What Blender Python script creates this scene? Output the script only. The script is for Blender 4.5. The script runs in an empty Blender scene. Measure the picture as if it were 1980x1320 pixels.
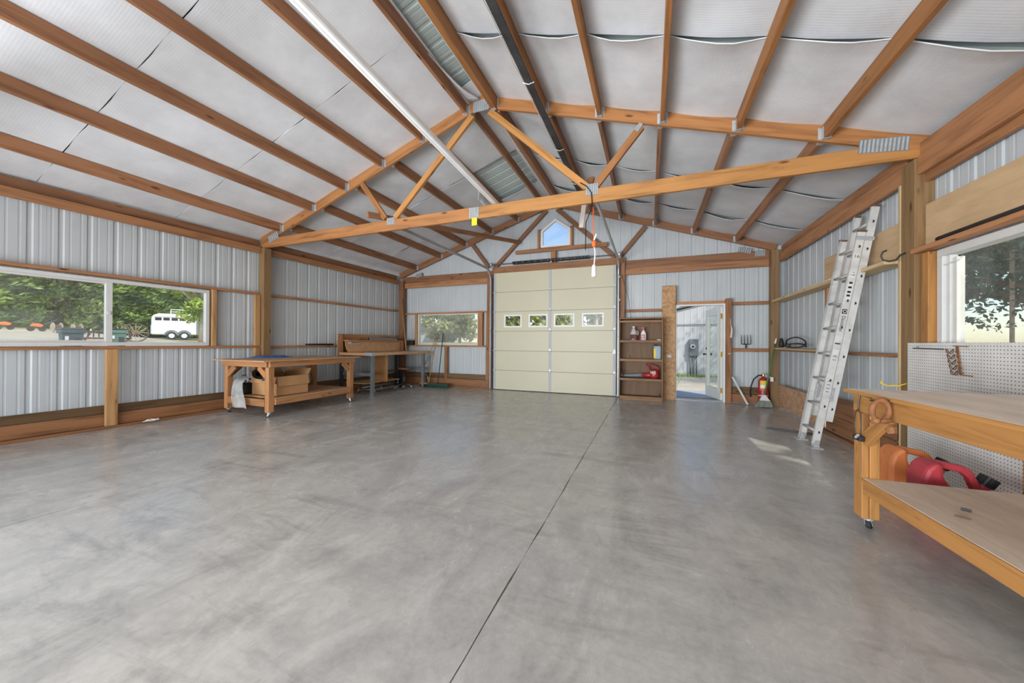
import bpy, bmesh, math, random
from mathutils import Vector, Matrix

scene = bpy.context.scene
COL = scene.collection
V = Vector
R = random.Random(7)

# ------------------------------------------------------------------ camera
def setup_camera():
    y, p, r, f = .373655, .00345130, -.00580376, 679.137
    cy, sy, cp, sp, cr, sr = math.cos(y), math.sin(y), math.cos(p), math.sin(p), math.cos(r), math.sin(r)
    M = (Matrix(((cy, -sy, 0), (sy, cy, 0), (0, 0, 1))) @ Matrix(((1, 0, 0), (0, cp, -sp), (0, sp, cp)))
         @ Matrix(((cr, 0, sr), (0, 1, 0), (-sr, 0, cr))))
    right, fwd, up = M.col[0], M.col[1], M.col[2]
    cam = bpy.data.cameras.new('camera')
    cam.sensor_width = 36.0
    cam.lens = f / 1980 * 36.0
    cam.clip_start = .02
    cam.clip_end = 500
    o = bpy.data.objects.new('camera', cam)
    COL.objects.link(o)
    m = Matrix.Identity(4)
    for i in range(3):
        m[i][0], m[i][1], m[i][2] = right[i], up[i], -fwd[i]
    m[2][3] = 1.16
    o.matrix_world = m
    scene.camera = o
setup_camera()

# ------------------------------------------------------------------ world, sun, lights, exposure
SUN_DIR = V((-1.05, 1.00, -1.60)).normalized()     # direction the sunlight travels
def setup_light():
    w = bpy.data.worlds.new('world')
    scene.world = w
    w.use_nodes = True
    nt = w.node_tree
    bg = nt.nodes['Background']
    sky = nt.nodes.new('ShaderNodeTexSky')
    sky.sky_type = 'NISHITA'
    sky.sun_disc = False
    sky.sun_elevation = math.asin(-SUN_DIR.z)
    sky.sun_rotation = math.atan2(-SUN_DIR.x, -SUN_DIR.y)
    sky.air_density = 1.0
    sky.dust_density = .6
    nt.links.new(sky.outputs[0], bg.inputs[0])
    bg.inputs[1].default_value = .24
    s = bpy.data.lights.new('sun', 'SUN')
    s.energy = 4.2
    s.angle = .012
    s.color = (1, .95, .86)
    so = bpy.data.objects.new('sun', s)
    COL.objects.link(so)
    so.rotation_euler = SUN_DIR.to_track_quat('-Z', 'Y').to_euler()
    so.location = (12, -8, 16)
    # fill lamp added inside the front doorway, behind the camera
    a = bpy.data.lights.new('doorway_fill', 'AREA')
    a.shape = 'RECTANGLE'
    a.size, a.size_y = 5.6, 2.7
    a.energy = 205
    a.color = (.93, .97, 1)
    ao = bpy.data.objects.new('doorway_fill', a)
    COL.objects.link(ao)
    ao.location = (-1.3, -3.25, 1.5)
    ao.rotation_euler = (math.radians(90), 0, 0)
    # fill lamp added behind the camera, aimed up at the far ceiling
    b = bpy.data.lights.new('far_ceiling_fill', 'AREA')
    b.shape = 'RECTANGLE'
    b.size, b.size_y = 5.0, 1.6
    b.energy = 335
    b.spread = math.radians(120)
    b.color = (.94, .97, 1)
    bo = bpy.data.objects.new('far_ceiling_fill', b)
    COL.objects.link(bo)
    bo.location = (-3.6, -3.0, .7)
    bo.rotation_euler = (V((.2, 7.2, 4.3)) - V(bo.location)).to_track_quat('-Z', 'Y').to_euler()
setup_light()
scene.view_settings.view_transform = 'Standard'
scene.view_settings.look = 'None'
scene.view_settings.exposure = -0.12
scene.view_settings.gamma = 1.0
scene.view_settings.use_curve_mapping = False

# ------------------------------------------------------------------ materials
def lin(c):
    c /= 255.0
    return c / 12.92 if c <= .04045 else ((c + .055) / 1.055) ** 2.4
def rgb(r, g, b):
    return (lin(r), lin(g), lin(b), 1)
MATS = {}
def base(name, col, rough=.6, metal=0.0, spec=.5):
    m = bpy.data.materials.new(name)
    m.use_nodes = True
    b = m.node_tree.nodes['Principled BSDF']
    b.inputs['Base Color'].default_value = col
    b.inputs['Roughness'].default_value = rough
    b.inputs['Metallic'].default_value = metal
    b.inputs['Specular IOR Level'].default_value = spec
    MATS[name] = m
    return m, m.node_tree.nodes, m.node_tree.links, b
def coords(n, l, scale=(1, 1, 1), kind='Object', rnd=True):
    tc = n.new('ShaderNodeTexCoord')
    mp = n.new('ShaderNodeMapping')
    mp.inputs['Scale'].default_value = scale
    l.new(tc.outputs[kind], mp.inputs['Vector'])
    if rnd:
        oi = n.new('ShaderNodeObjectInfo')
        mu = n.new('ShaderNodeMath'); mu.operation = 'MULTIPLY'; mu.inputs[1].default_value = 37.0
        l.new(oi.outputs['Random'], mu.inputs[0])
        l.new(mu.outputs[0], mp.inputs['Location'])
    return mp.outputs[0]
def noise(n, l, vec, scale, detail=3, rough=.55, dist=0.0):
    t = n.new('ShaderNodeTexNoise')
    t.inputs['Scale'].default_value = scale
    t.inputs['Detail'].default_value = detail
    t.inputs['Roughness'].default_value = rough
    t.inputs['Distortion'].default_value = dist
    l.new(vec, t.inputs['Vector'])
    return t.outputs['Fac']
def ramp(n, l, fac, stops):
    r = n.new('ShaderNodeValToRGB')
    e = r.color_ramp.elements
    while len(e) < len(stops):
        e.new(.5)
    for i, (p, c) in enumerate(stops):
        e[i].position = p
        e[i].color = c if len(c) == 4 else (*c, 1)
    l.new(fac, r.inputs[0])
    return r.outputs[0]
def mixc(n, l, fac, a, b, mode='MIX'):
    m = n.new('ShaderNodeMix'); m.data_type = 'RGBA'; m.blend_type = mode
    for s, v in ((m.inputs[0], fac), (m.inputs[6], a), (m.inputs[7], b)):
        if hasattr(v, 'is_linked'):
            l.new(v, s)
        else:
            s.default_value = v
    return m.outputs[2]
def bump(n, l, b, height, strength=.3, dist=.01):
    bp = n.new('ShaderNodeBump')
    bp.inputs['Strength'].default_value = strength
    bp.inputs['Distance'].default_value = dist
    l.new(height, bp.inputs['Height'])
    l.new(bp.outputs[0], b.inputs['Normal'])
def plain(name, col, rough=.6, metal=0.0, var=.12, scale=6.0, spec=.5):
    m, n, l, b = base(name, col, rough, metal, spec)
    v = coords(n, l)
    f = noise(n, l, v, scale, 4)
    d = tuple(c * (1 - var) for c in col[:3]) + (1,)
    u = tuple(min(1, c * (1 + var)) for c in col[:3]) + (1,)
    l.new(ramp(n, l, f, [(.3, d), (.7, u)]), b.inputs['Base Color'])
    return m
def wood(name, c, dark=.52, light=1.18, rough=.6, vary=.25, along=1.3, across=16, knots=True, hue=.02):
    c = (c[0] * .95, c[1] * 1.03, c[2] * .90, 1)
    m, n, l, b = base(name, c, rough)
    v = coords(n, l, (along, across, across))
    f = noise(n, l, v, 1.0, 5, .6, .6)
    d = (c[0] * dark, c[1] * dark * .94, c[2] * dark * .88, 1)
    u = (min(1, c[0] * light), min(1, c[1] * light * 1.02), min(1, c[2] * light * 1.05), 1)
    col = ramp(n, l, f, [(.28, d), (.5, c), (.72, u)])
    if knots:
        v2 = coords(n, l, (2.1, 7, 7))
        vo = n.new('ShaderNodeTexVoronoi')
        vo.inputs['Scale'].default_value = 1.0
        l.new(v2, vo.inputs['Vector'])
        k = ramp(n, l, vo.outputs['Distance'], [(.06, (1, 1, 1)), (.13, (0, 0, 0))])
        col = mixc(n, l, k, col, (c[0] * .3, c[1] * .22, c[2] * .18, 1))
    oi = n.new('ShaderNodeObjectInfo')
    h = n.new('ShaderNodeHueSaturation')
    mr = n.new('ShaderNodeMapRange')
    mr.inputs[3].default_value = 1 - vary
    mr.inputs[4].default_value = 1 + vary * .8
    l.new(oi.outputs['Random'], mr.inputs[0])
    l.new(mr.outputs[0], h.inputs['Value'])
    h.inputs['Saturation'].default_value = .96
    l.new(col, h.inputs['Color'])
    l.new(h.outputs[0], b.inputs['Base Color'])
    bump(n, l, b, f, .15, .004)
    return m
def concrete():
    m, n, l, b = base('concrete', rgb(160, 158, 152), .4)
    v = coords(n, l, kind='Object', rnd=False)
    tc = n.new('ShaderNodeNewGeometry')
    pos = tc.outputs['Position']
    def mp(scale, rot=0.0):
        k = n.new('ShaderNodeMapping')
        k.inputs['Scale'].default_value = scale
        k.inputs['Rotation'].default_value = (0, 0, rot)
        l.new(pos, k.inputs['Vector'])
        return k.outputs[0]
    big = noise(n, l, mp((.55, .55, .55)), 1.0, 4, .6, .5)
    mid = noise(n, l, mp((2.6, 1.3, 1)), 1.0, 6, .66, 1.2)
    smear = noise(n, l, mp((1.1, 5.0, 1), .9), 1.0, 7, .7, .8)
    fine = noise(n, l, mp((28, 28, 28)), 1.0, 4, .7)
    c = ramp(n, l, mid, [(.3, rgb(146, 145, 141)), (.47, rgb(178, 176, 170)), (.7, rgb(204, 201, 194))])
    c2 = ramp(n, l, big, [(.3, rgb(162, 163, 163)), (.7, rgb(200, 195, 185))])
    c = mixc(n, l, .45, c, c2)
    gate = ramp(n, l, big, [(.38, (0, 0, 0)), (.6, (1, 1, 1))])
    st = ramp(n, l, smear, [(.48, (0, 0, 0)), (.72, (1, 1, 1))])
    g = n.new('ShaderNodeMath'); g.operation = 'MULTIPLY'
    l.new(gate, g.inputs[0]); l.new(st, g.inputs[1])
    g2 = n.new('ShaderNodeMath'); g2.operation = 'MULTIPLY'; g2.inputs[1].default_value = .62
    l.new(g.outputs[0], g2.inputs[0])
    c = mixc(n, l, g2.outputs[0], c, rgb(112, 112, 110))
    lt = ramp(n, l, smear, [(.24, (1, 1, 1)), (.4, (0, 0, 0))])
    g3 = n.new('ShaderNodeMath'); g3.operation = 'MULTIPLY'; g3.inputs[1].default_value = .38
    l.new(lt, g3.inputs[0])
    c = mixc(n, l, g3.outputs[0], c, rgb(212, 210, 205))
    cloud = noise(n, l, mp((5.5, 3.6, 1), .5), 1.0, 6, .68, .7)
    cr_ = ramp(n, l, cloud, [(.3, (.93, .935, .94)), (.5, (1.08, 1.08, 1.08)), (.7, (1.15, 1.145, 1.14))])
    c = mixc(n, l, 1.0, c, cr_, 'MULTIPLY')
    fr = ramp(n, l, fine, [(.25, (.86, .86, .86)), (.6, (1.0, 1.0, 1.0))])
    c = mixc(n, l, 1.0, c, fr, 'MULTIPLY')
    vo = n.new('ShaderNodeTexVoronoi'); vo.inputs['Scale'].default_value = 2.1
    l.new(pos, vo.inputs['Vector'])
    sp = ramp(n, l, vo.outputs['Distance'], [(.012, (1, 1, 1)), (.02, (0, 0, 0))])
    c = mixc(n, l, sp, c, rgb(78, 70, 60))
    l.new(c, b.inputs['Base Color'])
    rr = n.new('ShaderNodeMapRange')
    rr.inputs[3].default_value = .08; rr.inputs[4].default_value = .42
    l.new(mid, rr.inputs[0])
    l.new(rr.outputs[0], b.inputs['Roughness'])
    bump(n, l, b, fine, .06, .003)
def insulation():
    m, n, l, b = base('insulation', rgb(205, 203, 202), .5)
    v = coords(n, l, (1, 1, 1), rnd=False)
    f = noise(n, l, v, 2.2, 4, .6)
    c = ramp(n, l, f, [(.3, rgb(202, 203, 206)), (.65, rgb(221, 222, 225))])
    l.new(c, b.inputs['Base Color'])
    w = n.new('ShaderNodeTexWave'); w.wave_type = 'BANDS'; w.bands_direction = 'Y'
    w.inputs['Scale'].default_value = 14; w.inputs['Distortion'].default_value = .6
    l.new(v, w.inputs['Vector'])
    w2 = n.new('ShaderNodeTexWave'); w2.wave_type = 'BANDS'; w2.bands_direction = 'X'
    w2.inputs['Scale'].default_value = 9; w2.inputs['Distortion'].default_value = .6
    l.new(v, w2.inputs['Vector'])
    ad = n.new('ShaderNodeMath'); ad.operation = 'ADD'
    l.new(w.outputs['Fac'], ad.inputs[0]); l.new(w2.outputs['Fac'], ad.inputs[1])
    bump(n, l, b, ad.outputs[0], .07, .004)
def pegboard():
    m, n, l, b = base('pegboard', rgb(226, 224, 221), .55)
    tc = n.new('ShaderNodeTexCoord')
    mp = n.new('ShaderNodeMapping'); mp.inputs['Scale'].default_value = (1, 1 / .0254, 1 / .0254)
    l.new(tc.outputs['Object'], mp.inputs['Vector'])
    fr = n.new('ShaderNodeVectorMath'); fr.operation = 'FRACTION'
    l.new(mp.outputs[0], fr.inputs[0])
    sb = n.new('ShaderNodeVectorMath'); sb.operation = 'SUBTRACT'; sb.inputs[1].default_value = (0, .5, .5)
    l.new(fr.outputs[0], sb.inputs[0])
    ml = n.new('ShaderNodeVectorMath'); ml.operation = 'MULTIPLY'; ml.inputs[1].default_value = (0, 1, 1)
    l.new(sb.outputs[0], ml.inputs[0])
    ln = n.new('ShaderNodeVectorMath'); ln.operation = 'LENGTH'
    l.new(ml.outputs[0], ln.inputs[0])
    k = ramp(n, l, ln.outputs['Value'], [(.13, (1, 1, 1)), (.17, (0, 0, 0))])
    v = coords(n, l, rnd=False)
    f = noise(n, l, v, 5, 4)
    c = ramp(n, l, f, [(.3, rgb(214, 211, 208)), (.7, rgb(232, 230, 227))])
    l.new(mixc(n, l, k, c, rgb(52, 48, 44)), b.inputs['Base Color'])
def osb(name, c):
    m, n, l, b = base(name, c, .7)
    v = coords(n, l, (1, 1, 1))
    vo = n.new('ShaderNodeTexVoronoi'); vo.inputs['Scale'].default_value = 28
    nz = n.new('ShaderNodeTexNoise'); nz.inputs['Scale'].default_value = 9
    l.new(v, nz.inputs['Vector'])
    mx = n.new('ShaderNodeMix'); mx.data_type = 'VECTOR'; mx.inputs[0].default_value = .25
    l.new(v, mx.inputs[4]); l.new(nz.outputs['Color'], mx.inputs[5])
    l.new(mx.outputs[1], vo.inputs['Vector'])
    sepr = n.new('ShaderNodeSeparateColor')
    l.new(vo.outputs['Color'], sepr.inputs[0])
    d = (c[0] * .74, c[1] * .68, c[2] * .62, 1); u = (c[0] * 1.15, c[1] * 1.15, c[2] * 1.15, 1)
    l.new(ramp(n, l, sepr.outputs[0], [(.1, d), (.45, c), (.95, u)]), b.inputs['Base Color'])
    bump(n, l, b, vo.outputs['Distance'], .2, .004)
def plywood(name, c, stain=0.0):
    m, n, l, b = base(name, c, .6)
    v = coords(n, l, (1.2, 6, 6))
    f = noise(n, l, v, 1.6, 5, .6, .8)
    d = (c[0] * .82, c[1] * .78, c[2] * .74, 1); u = (min(1, c[0] * 1.1), min(1, c[1] * 1.1), min(1, c[2] * 1.1), 1)
    col = ramp(n, l, f, [(.3, d), (.7, u)])
    if stain:
        v2 = coords(n, l, (.9, 3.2, 1))
        f2 = noise(n, l, v2, 1.3, 6, .7, 1.0)
        k = ramp(n, l, f2, [(.52, (0, 0, 0)), (.72, (stain, stain, stain))])
        col = mixc(n, l, k, col, rgb(112, 108, 100))
    l.new(col, b.inputs['Base Color'])
def glass(name, tint=(1, 1, 1), refl=.07, dust=0.0):
    m = bpy.data.materials.new(name); m.use_nodes = True
    n, l = m.node_tree.nodes, m.node_tree.links
    n.remove(n['Principled BSDF'])
    t = n.new('ShaderNodeBsdfTransparent'); t.inputs[0].default_value = (*tint, 1)
    g = n.new('ShaderNodeBsdfGlossy'); g.inputs['Roughness'].default_value = .03
    mx = n.new('ShaderNodeMixShader'); mx.inputs[0].default_value = refl
    l.new(t.outputs[0], mx.inputs[1]); l.new(g.outputs[0], mx.inputs[2])
    out = mx.outputs[0]
    if dust:
        d = n.new('ShaderNodeBsdfDiffuse'); d.inputs[0].default_value = (.75, .76, .74, 1)
        m2 = n.new('ShaderNodeMixShader')
        tc = n.new('ShaderNodeTexCoord')
        nz = noise(n, l, tc.outputs['Object'], 3.0, 5, .7)
        l.new(ramp(n, l, nz, [(.35, (dust * .4,) * 3), (.7, (dust,) * 3)]), m2.inputs[0])
        l.new(out, m2.inputs[1]); l.new(d.outputs[0], m2.inputs[2])
        out = m2.outputs[0]
    l.new(out, n['Material Output'].inputs[0])
    MATS[name] = m
def leaf(name, c1, c2, c3):
    m, n, l, b = base(name, c2, .65, 0, .2)
    g = n.new('ShaderNodeNewGeometry')
    f = noise(n, l, g.outputs['Position'], 1.9, 4, .7)
    wn = n.new('ShaderNodeMath'); wn.operation = 'ADD'
    rp = n.new('ShaderNodeMath'); rp.operation = 'MULTIPLY_ADD'; rp.inputs[1].default_value = .5; rp.inputs[2].default_value = -.25
    l.new(g.outputs['Random Per Island'], rp.inputs[0])
    l.new(f, wn.inputs[0]); l.new(rp.outputs[0], wn.inputs[1])
    col = ramp(n, l, wn.outputs[0], [(.25, c1), (.5, c2), (.78, c3)])
    l.new(col, b.inputs['Base Color'])
    tr = n.new('ShaderNodeBsdfTranslucent')
    l.new(col, tr.inputs[0])
    mx = n.new('ShaderNodeMixShader'); mx.inputs[0].default_value = .3
    l.new(b.outputs[0], mx.inputs[1]); l.new(tr.outputs[0], mx.inputs[2])
    l.new(mx.outputs[0], n['Material Output'].inputs[0])
def ground_mat(name, c1, c2, c3, s=.35):
    m, n, l, b = base(name, c2, .9)
    g = n.new('ShaderNodeNewGeometry')
    f = noise(n, l, g.outputs['Position'], s, 6, .65, .5)
    f2 = noise(n, l, g.outputs['Position'], 22, 4, .7)
    c = ramp(n, l, f, [(.3, c1), (.5, c2), (.72, c3)])
    k = ramp(n, l, f2, [(.3, (.78, .78, .78)), (.65, (1, 1, 1))])
    l.new(mixc(n, l, 1.0, c, k, 'MULTIPLY'), b.inputs['Base Color'])
    bump(n, l, b, f2, .4, .03)
def aluminium():
    m, n, l, b = base('aluminium', rgb(200, 200, 198), .45, .0)
    v = coords(n, l, (1, 1, 1))
    f = noise(n, l, v, 4.0, 5, .7, .6)
    c = ramp(n, l, f, [(.34, rgb(186, 185, 182)), (.56, rgb(210, 209, 206)), (.66, rgb(210, 209, 206)), (.74, rgb(168, 146, 118))])
    l.new(c, b.inputs['Base Color'])

def make_materials():
    wood('timber', rgb(176, 116, 78))                       # eave beams, girts
    wood('purlin', rgb(162, 106, 74), vary=.14)
    wood('truss_wood', rgb(164, 104, 56), vary=.12)
    wood('gable_wood', rgb(142, 92, 64), vary=.14)
    wood('golden', rgb(184, 122, 62), vary=.1)
    wood('post_wood', rgb(140, 104, 70), dark=.7, vary=.06, across=22)
    wood('stud', rgb(190, 138, 92), vary=.15)
    wood('dark_board', rgb(112, 80, 52), vary=.12)
    wood('kick_board', rgb(152, 98, 62), vary=.12)
    wood('pale_board', rgb(206, 172, 134), vary=.08, dark=.8)
    wood('bench_wood', rgb(186, 124, 80), vary=.12)
    wood('shelf_wood', rgb(118, 84, 60), vary=.1, dark=.72)
    wood('shelf_trim', rgb(142, 100, 68), vary=.1)
    wood('walnut', rgb(140, 86, 54), vary=.08)
    wood('handle_wood', rgb(186, 142, 92), vary=.1, knots=False)
    concrete(); insulation(); pegboard(); aluminium()
    osb('osb', rgb(190, 150, 108)); osb('osb_kick', rgb(196, 156, 122))
    plywood('plywood', rgb(206, 176, 138)); plywood('bench_ply', rgb(238, 222, 202), .2)
    plywood('left_ply', rgb(196, 158, 122)); plywood('tan_board', rgb(208, 164, 122)); plywood('fibreboard', rgb(176, 128, 80))
    plain('wall_metal', rgb(194, 200, 204), .42, .0, .05, 1.5)
    plain('roof_metal', rgb(192, 204, 202), .35, .0, .08, 2)
    plain('galvanised', rgb(180, 184, 186), .38, .25, .14, 30)
    plain('steel', rgb(150, 152, 154), .35, .6, .1, 10)
    plain('grey_paint', rgb(122, 128, 132), .5, .1, .12, 10)
    plain('dark_steel', rgb(70, 70, 72), .5, .4, .2, 12)
    plain('black', rgb(34, 34, 36), .55, 0, .3, 9)
    plain('black_rough', rgb(58, 58, 60), .7, 0, .45, 5)
    plain('stile_grey', rgb(176, 180, 184), .5, 0, .05); plain('joint_grey', rgb(150, 148, 138), .6, 0, .05)
    plain('vinyl', rgb(214, 214, 212), .4, 0, .04)
    plain('door_panel', rgb(202, 197, 172), .45, 0, .03, 1.2)
    plain('door_white', rgb(220, 218, 208), .45, 0, .03)
    plain('white', rgb(236, 236, 235), .4, 0, .04)
    plain('red', rgb(172, 44, 50), .35, 0, .12, 4)
    plain('faded_red', rgb(186, 62, 72), .5, 0, .22, 6)
    plain('faded_orange', rgb(214, 128, 72), .5, 0, .2, 6)
    plain('orange', rgb(226, 110, 52), .5)
    plain('yellow', rgb(238, 206, 40), .5)
    plain('blue', rgb(64, 104, 164), .6, 0, .3, 8)
    plain('pale_blue', rgb(150, 174, 190), .45, 0, .1)
    plain('green', rgb(70, 128, 74), .5)
    plain('dark_green', rgb(38, 70, 56), .7, 0, .3, 30)
    plain('bristle_grey', rgb(150, 158, 150), .8, 0, .25, 40)
    plain('cardboard', rgb(190, 144, 98), .75, 0, .08, 3)
    plain('rust', rgb(150, 100, 64), .75, .2, .35, 14)
    plain('dark_rust', rgb(112, 82, 64), .7, .3, .3, 14)
    plain('paper', rgb(220, 220, 216), .8)
    plain('brass', rgb(182, 148, 80), .35, .7)
    plain('white_board', rgb(222, 208, 196), .7, 0, .06)
    plain('soil', rgb(168, 140, 108), .95, 0, .3, 20)
    plain('bin_dark', rgb(62, 84, 88), .5, 0, .1); plain('bin_green', rgb(104, 132, 118), .5, 0, .1)
    plain('siding', rgb(206, 208, 208), .5, 0, .04); plain('roofing', rgb(120, 122, 124), .8, 0, .1)
    plain('neighbour_metal', rgb(204, 205, 204), .5, 0, .04, 1)
    plain('slab_blue', rgb(176, 182, 188), .6, 0, .06)
    plain('bark', rgb(120, 96, 74), .9, 0, .3, 8); plain('pale_bark', rgb(176, 160, 140), .9, 0, .25, 8)
    plain('rubber', rgb(44, 44, 46), .8)
    glass('glass', (.97, .99, .98), .05, .05); glass('clean_glass', (.99, .99, .99), .04, .0)
    glass('hazy_glass', (.96, .97, .96), .04, .24); glass('dusty_glass', (.97, .98, .97), .04, .10); glass('film', (.93, .94, .94), .12, .55)
    leaf('pine_leaf', rgb(92, 124, 66), rgb(150, 180, 96), rgb(200, 214, 136))
    leaf('maple_leaf', rgb(110, 140, 50), rgb(160, 184, 72), rgb(198, 208, 104))
    leaf('olive_leaf', rgb(128, 140, 84), rgb(176, 184, 120), rgb(216, 210, 146))
    leaf('shade_leaf', rgb(52, 70, 50), rgb(82, 102, 74), rgb(112, 128, 92))
    ground_mat('gravel', rgb(186, 176, 154), rgb(208, 199, 178), rgb(220, 212, 194))
    ground_mat('dry_grass', rgb(136, 140, 78), rgb(176, 168, 116), rgb(200, 186, 140))
    # liquid jug
    plain('amber', rgb(150, 72, 64), .25, 0, .1); plain('frost', rgb(206, 198, 196), .35, 0, .05)
make_materials()

# ------------------------------------------------------------------ mesh helpers
W = {}
def link(o, parent=None, M=None):
    M = M or Matrix.Identity(4)
    COL.objects.link(o)
    if parent is not None:
        o.parent = parent
        o.matrix_basis = W[parent.name].inverted() @ M
    else:
        o.matrix_basis = M
    W[o.name] = M.copy()
    return o
def thing(name, label, cat, loc=(0, 0, 0), group=None, rotz=0.0):
    o = bpy.data.objects.new(name, None)
    o.empty_display_size = .1
    o['label'] = label; o['category'] = cat
    if group: o['group'] = group
    return link(o, None, Matrix.Translation(loc) @ Matrix.Rotation(rotz, 4, 'Z'))
def tag(o, label, cat, group=None):
    o['label'] = label; o['category'] = cat
    if group: o['group'] = group
    return o
def structure(name, loc=(0, 0, 0), label=None):
    o = bpy.data.objects.new(name, None)
    o.empty_display_size = .1
    o['kind'] = 'structure'
    if label: o['label'] = label
    return link(o, None, Matrix.Translation(loc))

def basis(d, up=(0, 0, 1)):
    x = V(d).normalized(); u = V(up)
    if abs(x.dot(u.normalized())) > .99: u = V((0, 1, 0)) if abs(x.y) < .9 else V((1, 0, 0))
    y = u.cross(x).normalized(); z = x.cross(y)
    return x, y, z
def frame(o, d, up=(0, 0, 1)):
    x, y, z = basis(d, up)
    m = Matrix.Identity(4)
    for i in range(3):
        m[i][0], m[i][1], m[i][2], m[i][3] = x[i], y[i], z[i], o[i]
    return m

class MB:
    def __init__(s): s.v = []; s.f = []; s.m = []; s.cur = 0
    def add(s, vs, fs, M=None):
        k = len(s.v)
        s.v += [tuple(M @ V(p)) if M else tuple(p) for p in vs]
        s.f += [tuple(i + k for i in f) for f in fs]
        s.m += [s.cur] * len(fs)
        return s
    def box(s, lo, hi, M=None):
        (a, b, c), (d, e, f) = lo, hi
        vs = [(a, b, c), (d, b, c), (d, e, c), (a, e, c), (a, b, f), (d, b, f), (d, e, f), (a, e, f)]
        return s.add(vs, [(0, 3, 2, 1), (4, 5, 6, 7), (0, 1, 5, 4), (1, 2, 6, 5), (2, 3, 7, 6), (3, 0, 4, 7)], M)
    def bar(s, p0, p1, w, h, up=(0, 0, 1)):
        p0, p1 = V(p0), V(p1); L = (p1 - p0).length
        return s.box((0, -w / 2, -h / 2), (L, w / 2, h / 2), frame(p0, p1 - p0, up))
    def tube(s, pts, r, n=8, cap=True, closed=False):
        pts = [V(p) for p in pts]; N = len(pts)
        rs = r if isinstance(r, (list, tuple)) else [r] * N
        rings = []; prev = None
        for i, p in enumerate(pts):
            a = pts[(i - 1) % N] if (closed or i > 0) else p
            b = pts[(i + 1) % N] if (closed or i < N - 1) else p
            d = (b - a)
            if d.length < 1e-9: d = V((0, 0, 1))
            d.normalize()
            if prev is None:
                u = V((0, 0, 1)) if abs(d.z) < .9 else V((1, 0, 0))
                x = d.cross(u).normalized()
            else:
                x = (prev - d * prev.dot(d))
                x = x.normalized() if x.length > 1e-6 else d.orthogonal().normalized()
            prev = x; y = d.cross(x)
            rings.append([p + (x * math.cos(t) + y * math.sin(t)) * rs[i] for t in [2 * math.pi * j / n for j in range(n)]])
        vs = [q for g in rings for q in g]; fs = []
        for i in range(N if closed else N - 1):
            i2 = (i + 1) % N
            for j in range(n):
                fs.append((i * n + j, i * n + (j + 1) % n, i2 * n + (j + 1) % n, i2 * n + j))
        if cap and not closed:
            fs.append(tuple(range(n))[::-1]); fs.append(tuple((N - 1) * n + j for j in range(n)))
        return s.add(vs, fs)
    def lathe(s, prof, n=16, M=None):
        vs = []; fs = []; k = len(prof)
        for (r, z) in prof:
            for j in range(n):
                t = 2 * math.pi * j / n
                vs.append((r * math.cos(t), r * math.sin(t), z))
        for i in range(k - 1):
            for j in range(n):
                fs.append((i * n + j, i * n + (j + 1) % n, (i + 1) * n + (j + 1) % n, (i + 1) * n + j))
        fs.append(tuple(range(n))[::-1]); fs.append(tuple((k - 1) * n + j for j in range(n)))
        return s.add(vs, fs, M)
    def prism(s, poly, t0, t1, M=None):            # polygon in local x,z ; thickness along local y
        k = len(poly)
        vs = [(x, t0, z) for x, z in poly] + [(x, t1, z) for x, z in poly]
        fs = [tuple(range(k)), tuple(range(k, 2 * k))[::-1]]
        for i in range(k):
            j = (i + 1) % k
            fs.append((j, i, i + k, j + k))
        return s.add(vs, fs, M)
    def grid(s, P, nu, nv, keep=None):
        k = len(s.v); vs = []; fs = []
        for i in range(nu + 1):
            for j in range(nv + 1): vs.append(P(i, j))
        for i in range(nu):
            for j in range(nv):
                if keep is None or keep(i, j):
                    a = i * (nv + 1) + j
                    fs.append((a, a + nv + 1, a + nv + 2, a + 1))
        return s.add(vs, fs)
    def sphere(s, c, r, n=12, m=8, sc=(1, 1, 1)):
        prof = []
        vs = []; fs = []
        for i in range(1, m):
            t = math.pi * i / m
            for j in range(n):
                a = 2 * math.pi * j / n
                vs.append((c[0] + r * sc[0] * math.sin(t) * math.cos(a), c[1] + r * sc[1] * math.sin(t) * math.sin(a), c[2] - r * sc[2] * math.cos(t)))
        b = len(vs); vs.append((c[0], c[1], c[2] - r * sc[2])); vs.append((c[0], c[1], c[2] + r * sc[2]))
        for i in range(m - 2):
            for j in range(n):
                fs.append((i * n + j, i * n + (j + 1) % n, (i + 1) * n + (j + 1) % n, (i + 1) * n + j))
        for j in range(n):
            fs.append((b, (j + 1) % n, j)); fs.append((b + 1, (m - 2) * n + j, (m - 2) * n + (j + 1) % n))
        return s.add(vs, fs)
    def build(s, name, mats, parent=None, M=None, smooth=False, solid=0.0, bevel=0.0, sub=0, recentre=True):
        M = M or Matrix.Identity(4)
        vs = [V(p) for p in s.v]
        if recentre and vs:
            lo = [min(p[i] for p in vs) for i in range(3)]; hi = [max(p[i] for p in vs) for i in range(3)]
            c = V(((lo[0] + hi[0]) / 2, (lo[1] + hi[1]) / 2, lo[2]))
            vs = [p - c for p in vs]; M = M @ Matrix.Translation(c)
        me = bpy.data.meshes.new(name)
        me.from_pydata([tuple(p) for p in vs], [], s.f)
        if not isinstance(mats, (list, tuple)): mats = [mats]
        for x in mats: me.materials.append(MATS[x])
        me.polygons.foreach_set('material_index', s.m)
        if smooth: me.polygons.foreach_set('use_smooth', [True] * len(me.polygons))
        me.update()
        o = bpy.data.objects.new(name, me)
        link(o, parent, M)
        if solid:
            md = o.modifiers.new('thickness', 'SOLIDIFY'); md.thickness = solid; md.offset = 0
        if bevel:
            md = o.modifiers.new('edges', 'BEVEL'); md.width = bevel; md.segments = 2; md.limit_method = 'ANGLE'
        if sub:
            md = o.modifiers.new('smooth', 'SUBSURF'); md.levels = sub; md.render_levels = sub
        return o

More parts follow.
